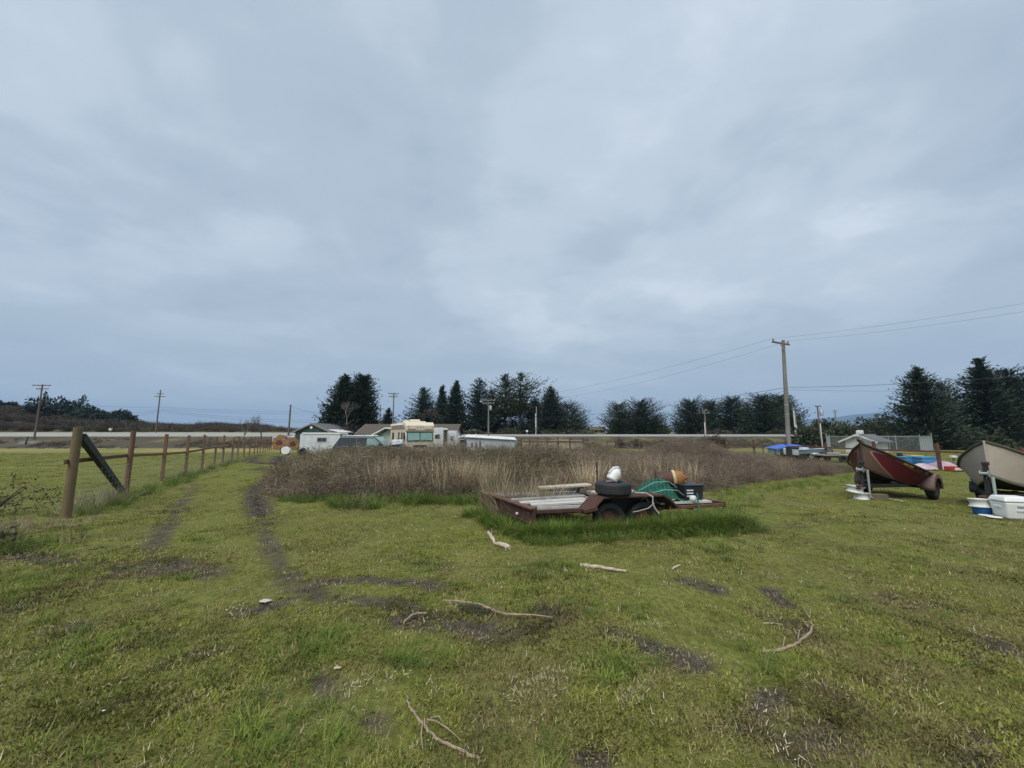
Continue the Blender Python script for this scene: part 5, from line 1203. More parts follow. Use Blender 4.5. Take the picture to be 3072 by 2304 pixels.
# left end: upright channel beam with lip
mb = MB(); mb.bar(L3(0,-.04,.335), L3(0,WT+.02,.36), .05, .20); mb.build('end_beam', M['rust'], fb, bevel=.006)
MB().bar(L3(-.02,-.05,.452), L3(-.02,WT+.03,.477), .13, .028).build('beam_flange', M['rust_light'], fb, bevel=.004)
MB().bar(L3(.03,-.05,.215), L3(.03,WT,.24), .14, .03).build('beam_flange', M['rust'], fb, bevel=.004)
MB().box(L3(.02,.10,.28), (.13,.12,.20), (0,0,R(10))).build('lamp_bracket', M['rust'], fb, bevel=.01); MB().lathe([(.001,-.02),(.02,-.02),(.025,0),(.001,.01)], 10, Matrix.Translation(L3(-.06,.42,.30)) @ Matrix.Rotation(R(90),4,'X')).build('bolt', M['white_paint'], fb)
# side rails
MB().bar(L3(.04,.0,.395), L3(1.02,.0,.40), .05, .055).build('side_rail', M['rust'], fb, bevel=.005)
MB().bar(L3(2.42,.0,.385), L3(LT,.0,.40), .05, .055).build('side_rail', M['rust_light'], fb, bevel=.005)
MB().bar(L3(.04,WT,.41), L3(LT,WT,.41), .05, .08).build('side_rail', M['rust'], fb, bevel=.005)
MB().bar(L3(LT,-.02,.405), L3(LT,WT,.41), .05, .09).build('end_rail', M['rust'], fb, bevel=.005)
for v_ in (.42, .98, 1.52): MB().bar(L3(.04,v_,.33), L3(LT-.04,v_,.33), .07, .10).build('chassis_beam', M['rust'], fb)
for u_ in (.55, 1.1, 2.3, 2.9): MB().bar(L3(u_,.03,.36), L3(u_,WT-.03,.36), .05, .06).build('crossmember', M['rust'], fb)
# decking
for k in (0, 3, 4):
    v_ = .95+k*.2; MB().bar(L3(.1,v_,.435), L3(LT-.2-.1*(k % 3),v_+.01,.435), .185, .03).build('deck_plank', M['grey_timber'], fb)
for k in range(3):
    v_ = .18+k*.22; MB().bar(L3(2.38+.05*k,v_,.44), L3(LT-.12+.05*k,v_,.445), .19, .03).build('deck_plank', M['white_board'] if k != 1 else M['grey_timber'], fb)
# tandem fender: flat top with sloping ends, torn skirt
prof = [(.84,.34),(1.02,.52),(1.12,.62),(2.22,.63),(2.34,.56),(2.50,.40),(2.47,.39),(2.32,.53),(2.21,.60),(1.13,.59),(1.04,.50),(.89,.355)]
MB().prism([L3(u_, -.14, z) for u_, z in prof], Vv*.34).build('fender', M['rust'], fb, bevel=.006)
MB().bar(L3(.80,-.06,.40), L3(1.03,-.06,.44), .20, .05).build('fender_step', M['rust'], fb); MB().bar(L3(1.50,.2,.25), L3(1.85,.2,.25), .06, .30).build('axle_hanger', M['dark'], fb)
MB().prism([L3(1.0,.19,.35), L3(2.4,.19,.35), L3(2.25,.19,.60), L3(1.1,.19,.60)], Vv*.012).build('inner_guard', M['dark'], fb)
ang = math.atan2(U.y, U.x)
for u_ in (1.36, 1.98): wheel(fb, L3(u_,.085,.23), .275, .17, (R(90),0,ang), M['rust_light'], n=30)
for u_ in (1.36, 1.98): wheel(fb, L3(u_,WT-.04,.27), .275, .18, (R(90),0,ang), M['rust'], n=20)
for u_ in (1.36, 1.98): MB().tube([L3(u_,.1,.27), L3(u_,WT-.1,.27)], .035, 8).build('axle', M['dark'], fb)
W0 = lambda u, v, z: O+L3(u, v, z)
# loads on the trailer
c = W0(1.44,.06,.635); sp_t = thing('spare_tyre', 'black tyre lying flat on the trailer fender', 'tyre', c)
r, h = .30, .105
tprof = [(r*.60,-h*.85),(r*.72,-h),(r*.90,-h*.96),(r*.98,-h*.75),(r,-h*.5),(r*.985,-h*.42),(r,-h*.34),(r,-h*.08),(r*.985,0),(r,h*.08),(r,h*.34),(r*.985,h*.42),(r,h*.5),(r*.98,h*.75),(r*.90,h*.96),(r*.72,h),(r*.60,h*.85),(r*.56,h*.7),(r*.6,h*.3),(r*.72,0),(r*.6,-h*.3),(r*.56,-h*.7)]
ty_ = MB().lathe(tprof, 40, Matrix.Translation((0,0,h)), True).build('tyre_casing', M['tyre'], sp_t, True)
lug = MB().box((0,0,0), (.012,.03,h*.55)).build('tread_lug', M['tyre'], sp_t)
for i in range(48):
    a = 2*math.pi*i/48; q = lug if i == 0 else inst(lug, parent=sp_t); q.location = (r*1.0*math.cos(a), r*1.0*math.sin(a), h*(1.35 if i % 2 else .65)); q.rotation_euler = (0,0,a)
c = W0(1.50,.10,.84); jg = thing('white_jug', 'white plastic jug with yellowed patch lying on the tyre', 'jug', c, R(15))
MB().lathe([(.001,-.10),(.075,-.10),(.095,-.08),(.10,.02),(.095,.06),(.06,.11),(.03,.13),(.028,.15),(.001,.15)], 22, Matrix.Translation((0,0,.10)) @ Matrix.Rotation(R(38),4,'Y') @ Matrix.Scale(1.05,4)).build('jug_body', M['white_plastic'], jg, True)
MB().tube([(-.10,0,.06),(-.10,-.02,.16),(-.02,-.02,.235),(.07,-.02,.24),(.11,-.01,.19)], .020, 8).build('handle', M['camper'], jg, True)
MB().prism([(-.17,-.06,0),(-.02,-.09,0),(-.04,-.07,.06),(-.13,-.05,.02)], (0,.08,0)).build('cloth_scrap', M['fender_pink'], jg, bevel=.01)
MB().lathe([(.001,0),(.022,0),(.022,.004),(.001,.004)], 10, Matrix.Translation((.02,-.101,.07)) @ Matrix.Rotation(R(90),4,'X')).build('stain_label', M['sticker'], jg)
for k, (v_, z_, l0, l1, lab) in enumerate(((.30,.455,.12,1.30,'near white board lying on the left half of the trailer'), (.48,.465,.02,1.22,'middle white board lying on the left half of the trailer'), (.66,.49,-.04,1.34,'far white board lying on the left half of the trailer'))):
    tag(MB().bar(W0(l0,v_,z_), W0(l1,v_+.02,z_+.03), .17, .035).build('white_board', M['white_board'] if k < 2 else M['grey_timber'], bevel=.004), lab.replace('white', 'white' if k < 2 else 'grey'), 'board', 'boards on the trailer')
tag(MB().bar(W0(.18,.22,.415), W0(1.02,.24,.42), .06, .05).build('white_batten', M['white_board'], bevel=.004), 'thin white batten along the near edge of the trailer', 'board')
tag(MB().bar(W0(.95,1.50,.575), W0(2.05,1.55,.61), .24, .045).build('weathered_plank', M['pale_wood'], bevel=.01), 'bleached thick plank on blocks at the back of the trailer', 'plank')
for u_, lab in ((1.05,'left'), (1.85,'right')): tag(MB().box(W0(u_,1.52,.50), (.14,.22,.10), (0,0,R(12))).build('timber_block', M['brick'], bevel=.01), 'grey timber block under the %s end of the bleached plank' % lab, 'block')
tag(MB().bar(W0(1.75,1.0,.52), W0(2.55,1.2,.60), .20, .05).build('weathered_plank', M['pale_wood'], bevel=.01), 'bleached plank sticking out left of the green net', 'plank')
rp_ = [W0(1.78,-.02,.66), W0(1.92,-.10,.66), W0(1.99,-.16,.60), W0(1.97,-.17,.50), W0(2.0,-.18,.42), W0(2.06,-.19,.33)]
tag(MB().tube(rp_, .012, 7).build('rope', M['rope'], None, True), 'frayed white rope hanging over the trailer fender', 'rope')
tag(MB().tube([W0(2.02,-.15,.50), W0(1.9,-.16,.42), W0(1.7,-.17,.38), W0(1.6,-.18,.37)], .008, 6).build('rope', M['rope'], None, True), 'thin rope looping under the trailer fender', 'rope')
# net heap
c = W0(2.62,.55,.46); nt_ = thing('fishing_net', 'heap of green fishing net draped over the right half of the trailer', 'net', c, R(8)); nt_.scale = (.86, .95, .78)
def nz(x, y): 
    h_ = .36*math.exp(-((x-.0)/.34)**4-(y/.36)**4)+.10*math.exp(-((x-.1)/.2)**2-((y+.1)/.2)**2)+.03*math.sin(x*14+y*5)+.02*math.sin(y*19)
    return max(.0, h_)
nm = [[(x, y, nz(x, y)*.93-.012) for x in np.linspace(-.5,.5,26)] for y in np.linspace(-.4,.4,20)]
M['net_core'] = pm('net_folds', (.014, .105, .075), (.01, .05, .04), 9, .9, amt=.8)
MB().grid(nm).build('net_folds', M['net_core'], nt_)
lat = MB()
for k in range(-16, 17):
    for sg in (1, -1):
        q = []
        for i in range(27):
            y = -.42+.84*i/26; x = k*.085+sg*(y+.42)*.62
            if abs(x) <= .52: q.append((x+.006*math.sin(y*40), y, nz(x, y)+.006))
        if len(q) > 2: lat.tube(q, .006, 4, False)
lat.build('mesh_twine', M['net'], nt_)
for k, (pts) in enumerate(([(-.52,-.38,.03),(-.3,-.42,.20),(0,-.42,.27),(.3,-.40,.25),(.52,-.30,.10)], [(-.45,-.2,.22),(-.15,-.3,.42),(.2,-.25,.43),(.42,-.2,.28)], [(-.52,-.30,.02),(-.42,-.42,.12),(-.36,-.44,-.02)], [(-.25,-.42,.18),(-.12,-.46,.08),(0,-.47,.02),(.2,-.46,.06)])):
    MB().tube(pts, .011, 6).build('float_line', M['net_rope'] if k < 2 else M['rope'], nt_, True)
tag(MB().lathe([(.001,-.05),(.04,-.05),(.06,-.02),(.06,.02),(.04,.05),(.001,.05)], 14, Matrix.Translation(W0(2.99,.10,.51))).build('small_float', M['white_plastic'], None, True), 'small white float at the right foot of the net', 'float')
tag(MB().box(W0(2.55,.40,.475), (.55,.30,.045), (0,0,R(10))).build('blue_sheet', M['boat_blue'], bevel=.008), 'pale blue sheet under the green net', 'sheet')
c = W0(3.17,.35,.462); bk = thing('black_crate', 'black plastic crate right of the net on the trailer', 'crate', c, R(10))
MB().prism([(-.19,-.14,0),(.17,-.14,0),(.19,-.16,.25),(-.20,-.16,.25)], (0,.32,0)).build('crate_body', M['black_plastic'], bk, bevel=.012); MB().box((0,.01,.262), (.42,.36,.02)).build('crate_rim', M['black_plastic'], bk, bevel=.005)
for i in range(3): MB().box((-.10+.0*i,-.168,.08+.05*i), (.13,.008,.022)).build('label_stripe', M['boat_white'], bk)
c = W0(3.08,.62,.80); fo = thing('buoy_drum', 'brown and amber buoy drum with pale rim behind the net', 'buoy', c, R(-12)); T = Matrix.Rotation(R(84),4,'Y')
MB().lathe([(.001,-.30),(.12,-.29),(.15,-.24),(.155,-.02),(.15,0)], 24, T).build('brown_half', M['float_brown'], fo, True)
MB().lathe([(.148,.0),(.165,.01),(.168,.05),(.148,.06)], 24, T, True).build('rim', M['float_rim'], fo, True)
MB().lathe([(.15,.06),(.145,.14),(.11,.20),(.06,.215),(.04,.26),(.001,.26)], 24, T).build('amber_half', M['float_gold'], fo, True)
MB().bar((.18,-.03,-.10), (.40,-.06,-.17), .035, .035).build('spindle', M['rust'], fo)
tag(MB().box(W0(3.10,.60,.56), (.40,.30,.20), (0,0,R(10))).build('timber_block', M['dark'], bevel=.01), 'dark block under the brown and amber buoy drum', 'block')
tag(MB().bar(W0(2.95,-.05,.30), W0(2.94,-.04,.62), .022, .022).build('green_stake', M['net'], bevel=.003), 'thin green stake standing against the near rail of the trailer', 'stake')
tag(MB().bar(W0(2.47,1.9,.45), W0(2.47,1.9,1.05), .03, .03).build('rusty_stake', M['rust']), 'thin rusty stake standing behind the green net', 'stake')

# ---------------------------------------------------------------- drift boats on trailers
def lerp_tab(x, xs_, ys_): return float(np.interp(x, xs_, ys_))
class Hull:
    def __init__(s, st): s.x, s.wg, s.wc, s.zg, s.zc = [list(a) for a in zip(*st)]
    def sm(s, tab, x):
        # smooth (averaged) interpolation
        e = .12; return (lerp_tab(x-e, s.x, tab)+2*lerp_tab(x, s.x, tab)+lerp_tab(x+e, s.x, tab))/4
    def pt(s, x, v, side, out=0.):
        k_ = min(1., max(.0, (s.x[-1]-x)/.22)**.7)
        g = (x, side*(s.sm(s.wg, x)*k_+.008+out), s.sm(s.zg, x)); c = (x, side*(s.sm(s.wc, x)*k_+.008+out), s.sm(s.zc, x))
        return Vector(c).lerp(Vector(g), v)
def hull_parts(root, H_, side_mat, bottom_mat, gun_mat, inner_mat, stem_mat=None):
    x0, x1 = H_.x[0], H_.x[-1]; N = 34; X = np.linspace(x0, x1, N)
    for side in (1, -1):
        rows = [[H_.pt(x, v, side) for x in X] for v in np.linspace(0, 1, 11)]
        o = MB().grid(rows).build('hull_side', side_mat, root, True)
        a = o.data.attributes.new('s', 'FLOAT', 'POINT'); a.data.foreach_set('value', np.array([(x1-x)/(x1-x0) for r in rows for x in X], np.float32))
        b = o.data.attributes.new('v', 'FLOAT', 'POINT'); b.data.foreach_set('value', np.repeat(np.linspace(0, 1, 11), N).astype(np.float32))
        m = o.modifiers.new('thick', 'SOLIDIFY'); m.thickness = .022; m.offset = -1
        MB().tube([H_.pt(x, 1.0, side, .005) for x in X], .030, 8).build('gunwale', gun_mat, root, True)
        MB().tube([H_.pt(x, 0., side, .004) for x in X], .014, 6).build('chine_strip', gun_mat, root, True)
    MB().grid([[H_.pt(x, 0, s_)-Vector((0,0,.012*(1-abs(s_)))) for x in X] for s_ in (-1, -.5, 0, .5, 1)]).build('hull_bottom', bottom_mat, root)
    MB().grid([[H_.pt(x0, v, s_) for s_ in (-1, -.5, 0, .5, 1)] for v in (0, .5, 1)]).build('transom', side_mat, root)
    for f in (.32, .58, .80):
        x = x0+(x1-x0)*f; MB().prism([H_.pt(x, .62, -1), H_.pt(x, .62, 1), H_.pt(x+.22, .62, 1), H_.pt(x+.22, .62, -1)], (0,0,.025)).build('thwart', inner_mat, root)
    st = [H_.pt(x1, v, 0)+Vector((.03,0,0)) for v in (-.05, .3, .6, 1.03)]; MB().tube(st, [.012,.014,.016,.02], 8).build('stem', stem_mat or gun_mat, root, True)
def boat_trailer(root, axle_w, tongue, fm, wr=.30, post_h=.62, tail=.9, frame=M['dark'], jackm=M['boat_grey'], fz=.40, wx=.8):
    for s in (-1, 1):
        wheel(root, (0, s*axle_w/2, wr), wr, .19, (R(90),0,0), M['dark'])
        rows = [[((wr+.09)*math.cos(a), s*axle_w/2+dy, wr+(wr+.09)*math.sin(a)) for a in np.linspace(-.1, math.pi+.1, 12)] for dy in (-.14, .14)]
        o = MB().grid(rows).build('fender', fm, root, True); m = o.modifiers.new('t', 'SOLIDIFY'); m.thickness = .012
        rim = [((wr+q)*math.cos(a), s*(axle_w/2+.14), wr+(wr+q)*math.sin(a)) for q in (.09,) for a in np.linspace(0, math.pi, 12)]
        MB().prism(rim+[((wr-.02)*math.cos(a), s*(axle_w/2+.14), wr+(wr-.02)*math.sin(a)) for a in np.linspace(math.pi, 0, 12)], (0,s*.012,0)).build('fender_skirt', fm, root)
        MB().bar((-tail, s*(axle_w/2-.22), fz), (tongue*.45, s*(axle_w/2-.26), fz), .06, .09).build('side_rail', frame, root)
        MB().bar((tongue*.45, s*(axle_w/2-.26), fz), (tongue*.86, s*.06, fz), .06, .09).build('draw_bar', frame, root)
        MB().bar((-tail, s*(axle_w/2-.40), fz+.07), (tongue*.5, s*(axle_w/2-.44), fz+.07), .10, .05).build('bunk', M['grey_timber'], root)
    MB().tube([(0,-axle_w/2,wr), (0,axle_w/2,wr)], .035, 8).build('axle', frame, root)
    for x_ in (-tail, -.1, tongue*.45): MB().bar((x_,-axle_w/2+.22,fz-.0), (x_,axle_w/2-.22,fz-.0), .07, .08).build('crossmember', frame, root)
    MB().bar((tongue*.3,0,fz-.02), (tongue*1.04,0,fz-.02), .08, .09).build('tongue', frame, root)
    MB().box((tongue*1.06,0,fz+.0), (.22,.10,.10)).build('coupler', M['rust'], root, bevel=.02)
    MB().bar((tongue*wx,0,fz), (tongue*(wx-.02),0,fz+post_h), .08, .08).build('winch_post', frame, root)
    MB().lathe([(.001,-.07),(.07,-.07),(.07,-.055),(.035,-.05),(.035,.05),(.07,.055),(.07,.07),(.001,.07)], 14, Matrix.Translation((tongue*wx+.05,0,fz+post_h*.72)) @ Matrix.Rotation(R(90),4,'X')).build('winch', M['galv'], root, True)
    MB().box((tongue*(wx-.03),0,fz+post_h+.02), (.16,.10,.08)).build('bow_stop', M['tyre'], root, bevel=.02)
    MB().tube([(tongue*.93,.10,fz-.27), (tongue*.93,.10,fz+.45)], [.022,.03], 10).build('jack', jackm, root, True)
    MB().tube([(tongue*.93,.10,fz+.43), (tongue*.93,.02,fz+.46), (tongue*.93,.0,fz+.40)], .012, 6).build('jack_crank', M['galv'], root)
    MB().lathe([(.001,0),(.07,0),(.07,.02),(.001,.02)], 12, Matrix.Translation((tongue*.93,.10,fz-.29))).build('jack_pad', M['galv'], root)

# painted hull of the red boat: colour laid out along the plank (s from the stem, v up the side)
t = NT('red_boat_paint'); s_ = t.attr('s').outputs['Fac']; v_ = t.attr('v').outputs['Fac']
dv_ = t.math('MAXIMUM', t.math('SUBTRACT', .80, v_), 0.); up_ = t.math('MAXIMUM', t.math('SUBTRACT', v_, .80), 0.)
edge = t.math('ADD', .06, t.math('ADD', t.math('MULTIPLY', t.math('POWER', dv_, 1.6), .32), t.math('MULTIPLY', t.math('POWER', up_, 2.), 6.)))
topb = t.math('SUBTRACT', .98, t.math('MULTIPLY', t.math('MULTIPLY', t.math('SUBTRACT', s_, .14), 4., True), .22))
din = t.math('MINIMUM', t.math('SUBTRACT', s_, edge), t.math('MULTIPLY', t.math('SUBTRACT', topb, v_), .8))
red = t.math('GREATER_THAN', din, 0.); line = t.math('LESS_THAN', t.math('ABSOLUTE', din), .007)
nn = t.noise(t.obj(), 7., 5); 
col = t.mix(red, t.mix(nn, (.125,.072,.050), (.09,.055,.04)), t.mix(nn, (.120,.010,.020), (.090,.009,.016)))
col = t.mix(line, col, (.30,.17,.14)); t.bump(nn, .05); M['redboat'] = t.fin(col, .5)
bvec = Vector((-.87, -.49)); ax = Vector((11.6, 11.88)); gz_ = tz(ax.x, ax.y)
rtz = math.atan2(bvec.y, bvec.x)
rt = thing('boat_trailer', 'low black boat trailer with faded pink fender under the red boat', 'trailer', (ax.x, ax.y, gz_), rtz, 'boat trailers')
boat_trailer(rt, 1.46, 2.45, M['fender_pink'], .31, .62, .5, fz=.42, wx=.97)
rb = thing('drift_boat', 'dark red and brown wooden drift boat with high pointed bow', 'boat', (ax.x, ax.y, gz_), rtz, 'drift boats')
HR = Hull([(-.72,.60,.44,.66,.40), (-.2,.74,.54,.68,.38), (.4,.82,.58,.76,.40), (1.0,.76,.50,.93,.48), (1.55,.52,.30,1.18,.63), (1.95,.24,.11,1.42,.79), (2.20,.03,.02,1.60,.92)])
hull_parts(rb, HR, M['redboat'], M['hull_bottom'], M['gunwale'], M['brown_paint'])
MB().prism([(1.6,-.44,1.17),(2.16,-.05,1.56),(2.16,.05,1.56),(1.6,.44,1.17)], (0,0,.03)).build('bow_deck', M['gunwale'], rb)
MB().bar((2.18,0,1.60), (2.40,0,1.69), .05, .05).build('bow_handle', M['gunwale'], rb); MB().tube([(2.14,-.06,1.56),(2.14,0,1.66),(2.14,.06,1.56)], .02, 6).build('bow_ring', M['rust'], rb)
MB().tube([(-.70,.60,.66),(-.72,.64,.45),(-.72,.62,.30)], .018, 6).build('stern_line', M['dark'], rb)
def decal(name, x0, x1, v0, v1, side, mat, H_, parent, out=.012, n=8):
    o = MB().grid([[H_.pt(x0+(x1-x0)*i/n, v, side, out) for i in range(n+1)] for v in (v0, v1)]).build(name, mat, parent); return o
for x0, x1 in ((1.36,1.24), (1.22,1.10)): decal('registration_sticker', x0, x1, .84, .97, 1, M['sticker'], HR, rb)
decal('registration_sticker', 1.36, 1.20, .80, .93, -1, M['sticker'], HR, rb)
def hull_text(txt, x0, x1, v0, v1, side, mat, H_, parent, out=.014):
    cu_ = bpy.data.curves.new('txt', 'FONT'); cu_.body = txt; cu_.resolution_u = 2; to = bpy.data.objects.new('txt', cu_); C.objects.link(to)
    dg = bpy.context.evaluated_depsgraph_get(); me = bpy.data.meshes.new_from_object(to.evaluated_get(dg)); bpy.data.objects.remove(to)
    xs_ = [v.co.x for v in me.vertices]; ys_ = [v.co.y for v in me.vertices]; a, b, c_, d = min(xs_), max(xs_), min(ys_), max(ys_)
    for v in me.vertices:
        v.co = H_.pt(x0+(x1-x0)*(v.co.x-a)/(b-a), v0+(v1-v0)*(v.co.y-c_)/(d-c_), side, out)
    me.materials.append(mat); o = bpy.data.objects.new('registration_letters', me); C.objects.link(o); o.parent = parent; return o
hull_text('CF', .98, .74, .815, .955, 1, M['letter'], HR, rb); hull_text('OR', .20, .02, .80, .95, 1, M['letter'], HR, rb)
decal('worn_registration_digits', .66, .30, .82, .94, 1, M['fender_pink'], HR, rb); decal('worn_registration_digits', .60, .46, .84, .95, 1, M['letter'], HR, rb, .015)

bvec = Vector((-.905, -.425)); bvec.normalize(); rd = Vector((-bvec.y, bvec.x))      # boat 2
ax = Vector((13.20, 10.12)); gz_ = tz(ax.x, ax.y); rtz = math.atan2(bvec.y, bvec.x)
bt2 = thing('boat_trailer', 'black boat trailer with grey fender under the beige boat', 'trailer', (ax.x, ax.y, gz_), rtz, 'boat trailers')
boat_trailer(bt2, 1.5, 2.75, M['fender_grey'], .30, .72, .9, jackm=M['mint'], fz=.42, wx=.93)
bb = thing('drift_boat', 'beige drift boat with olive gunwale at the right picture edge', 'boat', (ax.x, ax.y, gz_), rtz, 'drift boats')
HB = Hull([(-1.2,.62,.46,.74,.42), (-.4,.78,.58,.76,.40), (.4,.90,.62,.84,.42), (1.0,.86,.55,1.00,.48), (1.6,.62,.36,1.26,.60), (2.05,.28,.14,1.50,.74), (2.34,.03,.02,1.68,.88)])
hull_parts(bb, HB, M['beige_hull'], M['hull_bottom'], M['olive_gunwale'], M['grey_timber'], M['beige_hull'])
decal('oar_lock_slot', 1.30, 1.12, .40, .44, 1, M['gunwale'], HB, bb)

# wheel rims, bucket, cooler and other small things near the boats
def steel_rim(label, c, r=.215, tilt=(0,0,0)):
    root = thing('steel_rim', label, 'wheel rim', c, 0, 'white steel rims'); root.rotation_euler = tilt
    MB().lathe([(r,0),(r*1.02,.012),(r*.93,.03),(r*.86,.05),(r*.84,.10),(r*.88,.125),(r,.15),(r*1.02,.165),(r*.97,.165),(r*.84,.13),(r*.80,.10),(r*.80,.05),(r*.9,.0)], 30, None, True).build('barrel', M['wheel_white'], root, True)
    MB().lathe([(r*.81,.075),(r*.60,.085),(r*.45,.11),(r*.30,.105),(r*.16,.07),(r*.15,.06),(r*.3,.09),(r*.45,.095),(r*.6,.07),(r*.81,.06)], 30, None, True).build('dish', M['wheel_white'], root, True); return root
g_ = G(2584,1497); steel_rim('white steel wheel rim lying on the grass under the red boat jack', g_, .18)
steel_rim('white steel wheel rim stacked tilted on the lower one by the red boat', g_+Vector((-.11,.04,.175)), .19, (R(5),R(6),0))
g_ = G(2639,1499); tag(MB().box(g_+Vector((0,.05,.07)), (.40,.18,.15), (0,0,R(-12))).build('wooden_block', M['brick'], bevel=.008), 'brown block lying on the grass right of the stacked rims', 'block')
tag(MB().bar(G(2664,1499,.03), G(2708,1506,.02), .05, .03).build('wood_strip', M['pale_wood'], bevel=.004), 'pale wooden strip on the grass beside the brown block', 'stick')
g_ = G(2948,1545); bu = thing('blue_bucket', 'blue tub standing under a white rim by the cooler', 'bucket', g_)
MB().lathe([(.001,0),(.125,0),(.135,.02),(.15,.15),(.145,.15),(.128,.03),(.001,.03)], 26).build('tub', M['blue_bucket'], bu, True); MB().lathe([(.146,.145),(.155,.15),(.155,.165),(.146,.165)], 26, None, True).build('tub_rim', M['blue_bucket'], bu, True)
steel_rim('white steel wheel rim sitting on the blue tub', g_+Vector((-.02,0,.17)), .175, (R(-3),0,0))
for (px, py, lab) in ((2962,1551,'white plate lying on the grass before the blue tub, right'), (2938,1546,'white plate on the grass under the left of the blue tub')):
    g_ = G(px, py); tag(MB().lathe([(.001,0),(.10,0),(.11,.012),(.10,.02),(.001,.022)], 20, Matrix.Translation(g_+Vector((0,-.12,.015)))).build('round_plate', M['white_plastic'], None, True), lab, 'plate', 'white plates')
tag(MB().bar(at(2908,1441,9.9), G(2932,1472,.02), .05, .03).build('white_stick', M['white_board'], bevel=.004), 'white stick leaning on the trailer of the beige boat', 'stick')
g_ = G(3040,1562); ck = thing('cooler', 'large white ice chest standing on the grass by the beige boat', 'cooler', G(3050,1562)+Vector((.2,.2,0)), R(-14))
bmv = MB(); lo_, hi_ = (.20,.16), (.235,.19)
bmv.add([(-lo_[0],-lo_[1],0),(lo_[0],-lo_[1],0),(lo_[0],lo_[1],0),(-lo_[0],lo_[1],0),(-hi_[0],-hi_[1],.34),(hi_[0],-hi_[1],.34),(hi_[0],hi_[1],.34),(-hi_[0],hi_[1],.34)], [(3,2,1,0),(0,1,5,4),(1,2,6,5),(2,3,7,6),(3,0,4,7),(4,5,6,7)])
bmv.build('chest', M['white_plastic'], ck, bevel=.035)
MB().add([(-.25,-.20,.345),(.25,-.20,.345),(.25,.20,.345),(-.25,.20,.345),(-.205,-.155,.445),(.205,-.155,.445),(.205,.155,.445),(-.205,.155,.445)], [(3,2,1,0),(0,1,5,4),(1,2,6,5),(2,3,7,6),(3,0,4,7),(4,5,6,7)]).build('lid', M['white_plastic'], ck, bevel=.025)
MB().box((-.0,-.178,.18), (.14,.02,.04)).build('latch', M['camper'], ck, bevel=.008); MB().box((0,-.186,.255), (.11,.012,.03)).build('badge', M['galv'], ck)
for s in (-1, 1): MB().box((s*.228,0,.24), (.03,.14,.05)).build('side_handle', M['white_plastic'], ck, bevel=.01)

# ---------------------------------------------------------------- boats under the main pole, bins, tarps
def runabout(root, L_, B, zk, zd, hullm, deckm, band):
    X = np.linspace(0, L_, 18); hb = lambda x: B/2*(1-max(0, (x/L_-.45)/.55)**2.2)+.02; kz = lambda x: zk+.45*max(0, (x/L_-.6)/.4)**2
    for s in (1, -1):
        MB().grid([[(x, s*hb(x)*f, kz(x)+(zd+.12*(x/L_)-kz(x))*g) for x in X] for f, g in ((.05,0), (.62,.18), (.92,.55))]).build('lower_hull', hullm, root, True)
        MB().grid([[(x, s*hb(x)*f, kz(x)+(zd+.12*(x/L_)-kz(x))*g) for x in X] for f, g in ((.92,.55), (.97,.78), (1.0,1.0))]).build('topside', band, root, True)
        MB().tube([(x, s*hb(x), zd+.12*(x/L_)) for x in X], .03, 6).build('rub_rail', deckm, root, True)
    MB().grid([[(x, hb(x)*f, zd+.12*(x/L_)-.02+.05*(1-f*f)) for x in X if x > L_*.45] for f in (-1,-.5,0,.5,1)]).build('foredeck', deckm, root, True)
    MB().grid([[(x, hb(x)*f, zd-.30) for x in X if x <= L_*.5] for f in (-.9,0,.9)]).build('cockpit_floor', deckm, root)
    MB().grid([[(0, B/2*f, z) for f in (-1,-.5,0,.5,1)] for z in (zk+.05, (zk+zd)/2, zd)]).build('transom', deckm, root)
Y0 = 29.5; a = at(2372,1345,Y0); gz_ = tz(a.x, Y0)
rn = thing('runabout_boat', 'white and blue open motorboat beside the main utility pole', 'boat', (a.x, Y0, gz_), R(3))
runabout(rn, 3.35, 1.5, .40, .86, M['boat_white'], M['boat_white'], M['boat_blue'])
MB().prism([(1.55,-.6,.92),(1.95,-.55,.95),(1.70,-.5,1.16),(1.5,-.52,1.16)], (0,1.15,0)).build('windshield', M['glass'], rn); MB().box((.75,-.35,.85), (.45,.45,.3)).build('seat', M['boat_white'], rn, bevel=.04); MB().box((.75,.35,.85), (.45,.45,.3)).build('seat', M['black_plastic'], rn, bevel=.04)
MB().box((-.15,0,.75), (.25,.35,.65)).build('outboard_motor', M['black_plastic'], rn, bevel=.05)
rnt = thing('boat_trailer', 'dark low boat trailer under the white and blue motorboat', 'trailer', (a.x+1.2, Y0, gz_), R(3), 'boat trailers'); boat_trailer(rnt, 1.5, 2.6, M['white_plastic'], .27, .4, 1.0, fz=.30)
a = at(2330,1350,31.4); gz_ = tz(a.x, 31.4); tb = thing('covered_boat', 'pale boat under a domed blue tarp behind the main utility pole', 'boat', (a.x-.25, 31.4, gz_), R(-4))
runabout(tb, 3.0, 1.6, .30, .74, M['boat_grey'], M['boat_white'], M['boat_grey'])
rows = [[(x, y, .80+.38*(1-((x-1.1)/1.6)**2)*(1-.55*(y/.95)**2)+.012*math.sin(x*9+y*7)) for x in np.linspace(-.42,2.55,20)] for y in np.linspace(-.95,.95,9)]
tp_ = MB().grid(rows).build('tarp', M['blue_tarp'], tb, True); m = tp_.modifiers.new('t', 'SOLIDIFY'); m.thickness = .02
MB().grid([[(x, -.955, .80+.38*(1-((x-1.1)/1.6)**2)*.45+.012*math.sin(x*9-6.6)-dz) for x in np.linspace(-.42,2.55,20)] for dz in (0, .10+.0)]).build('tarp_skirt', M['blue_tarp'], tb)
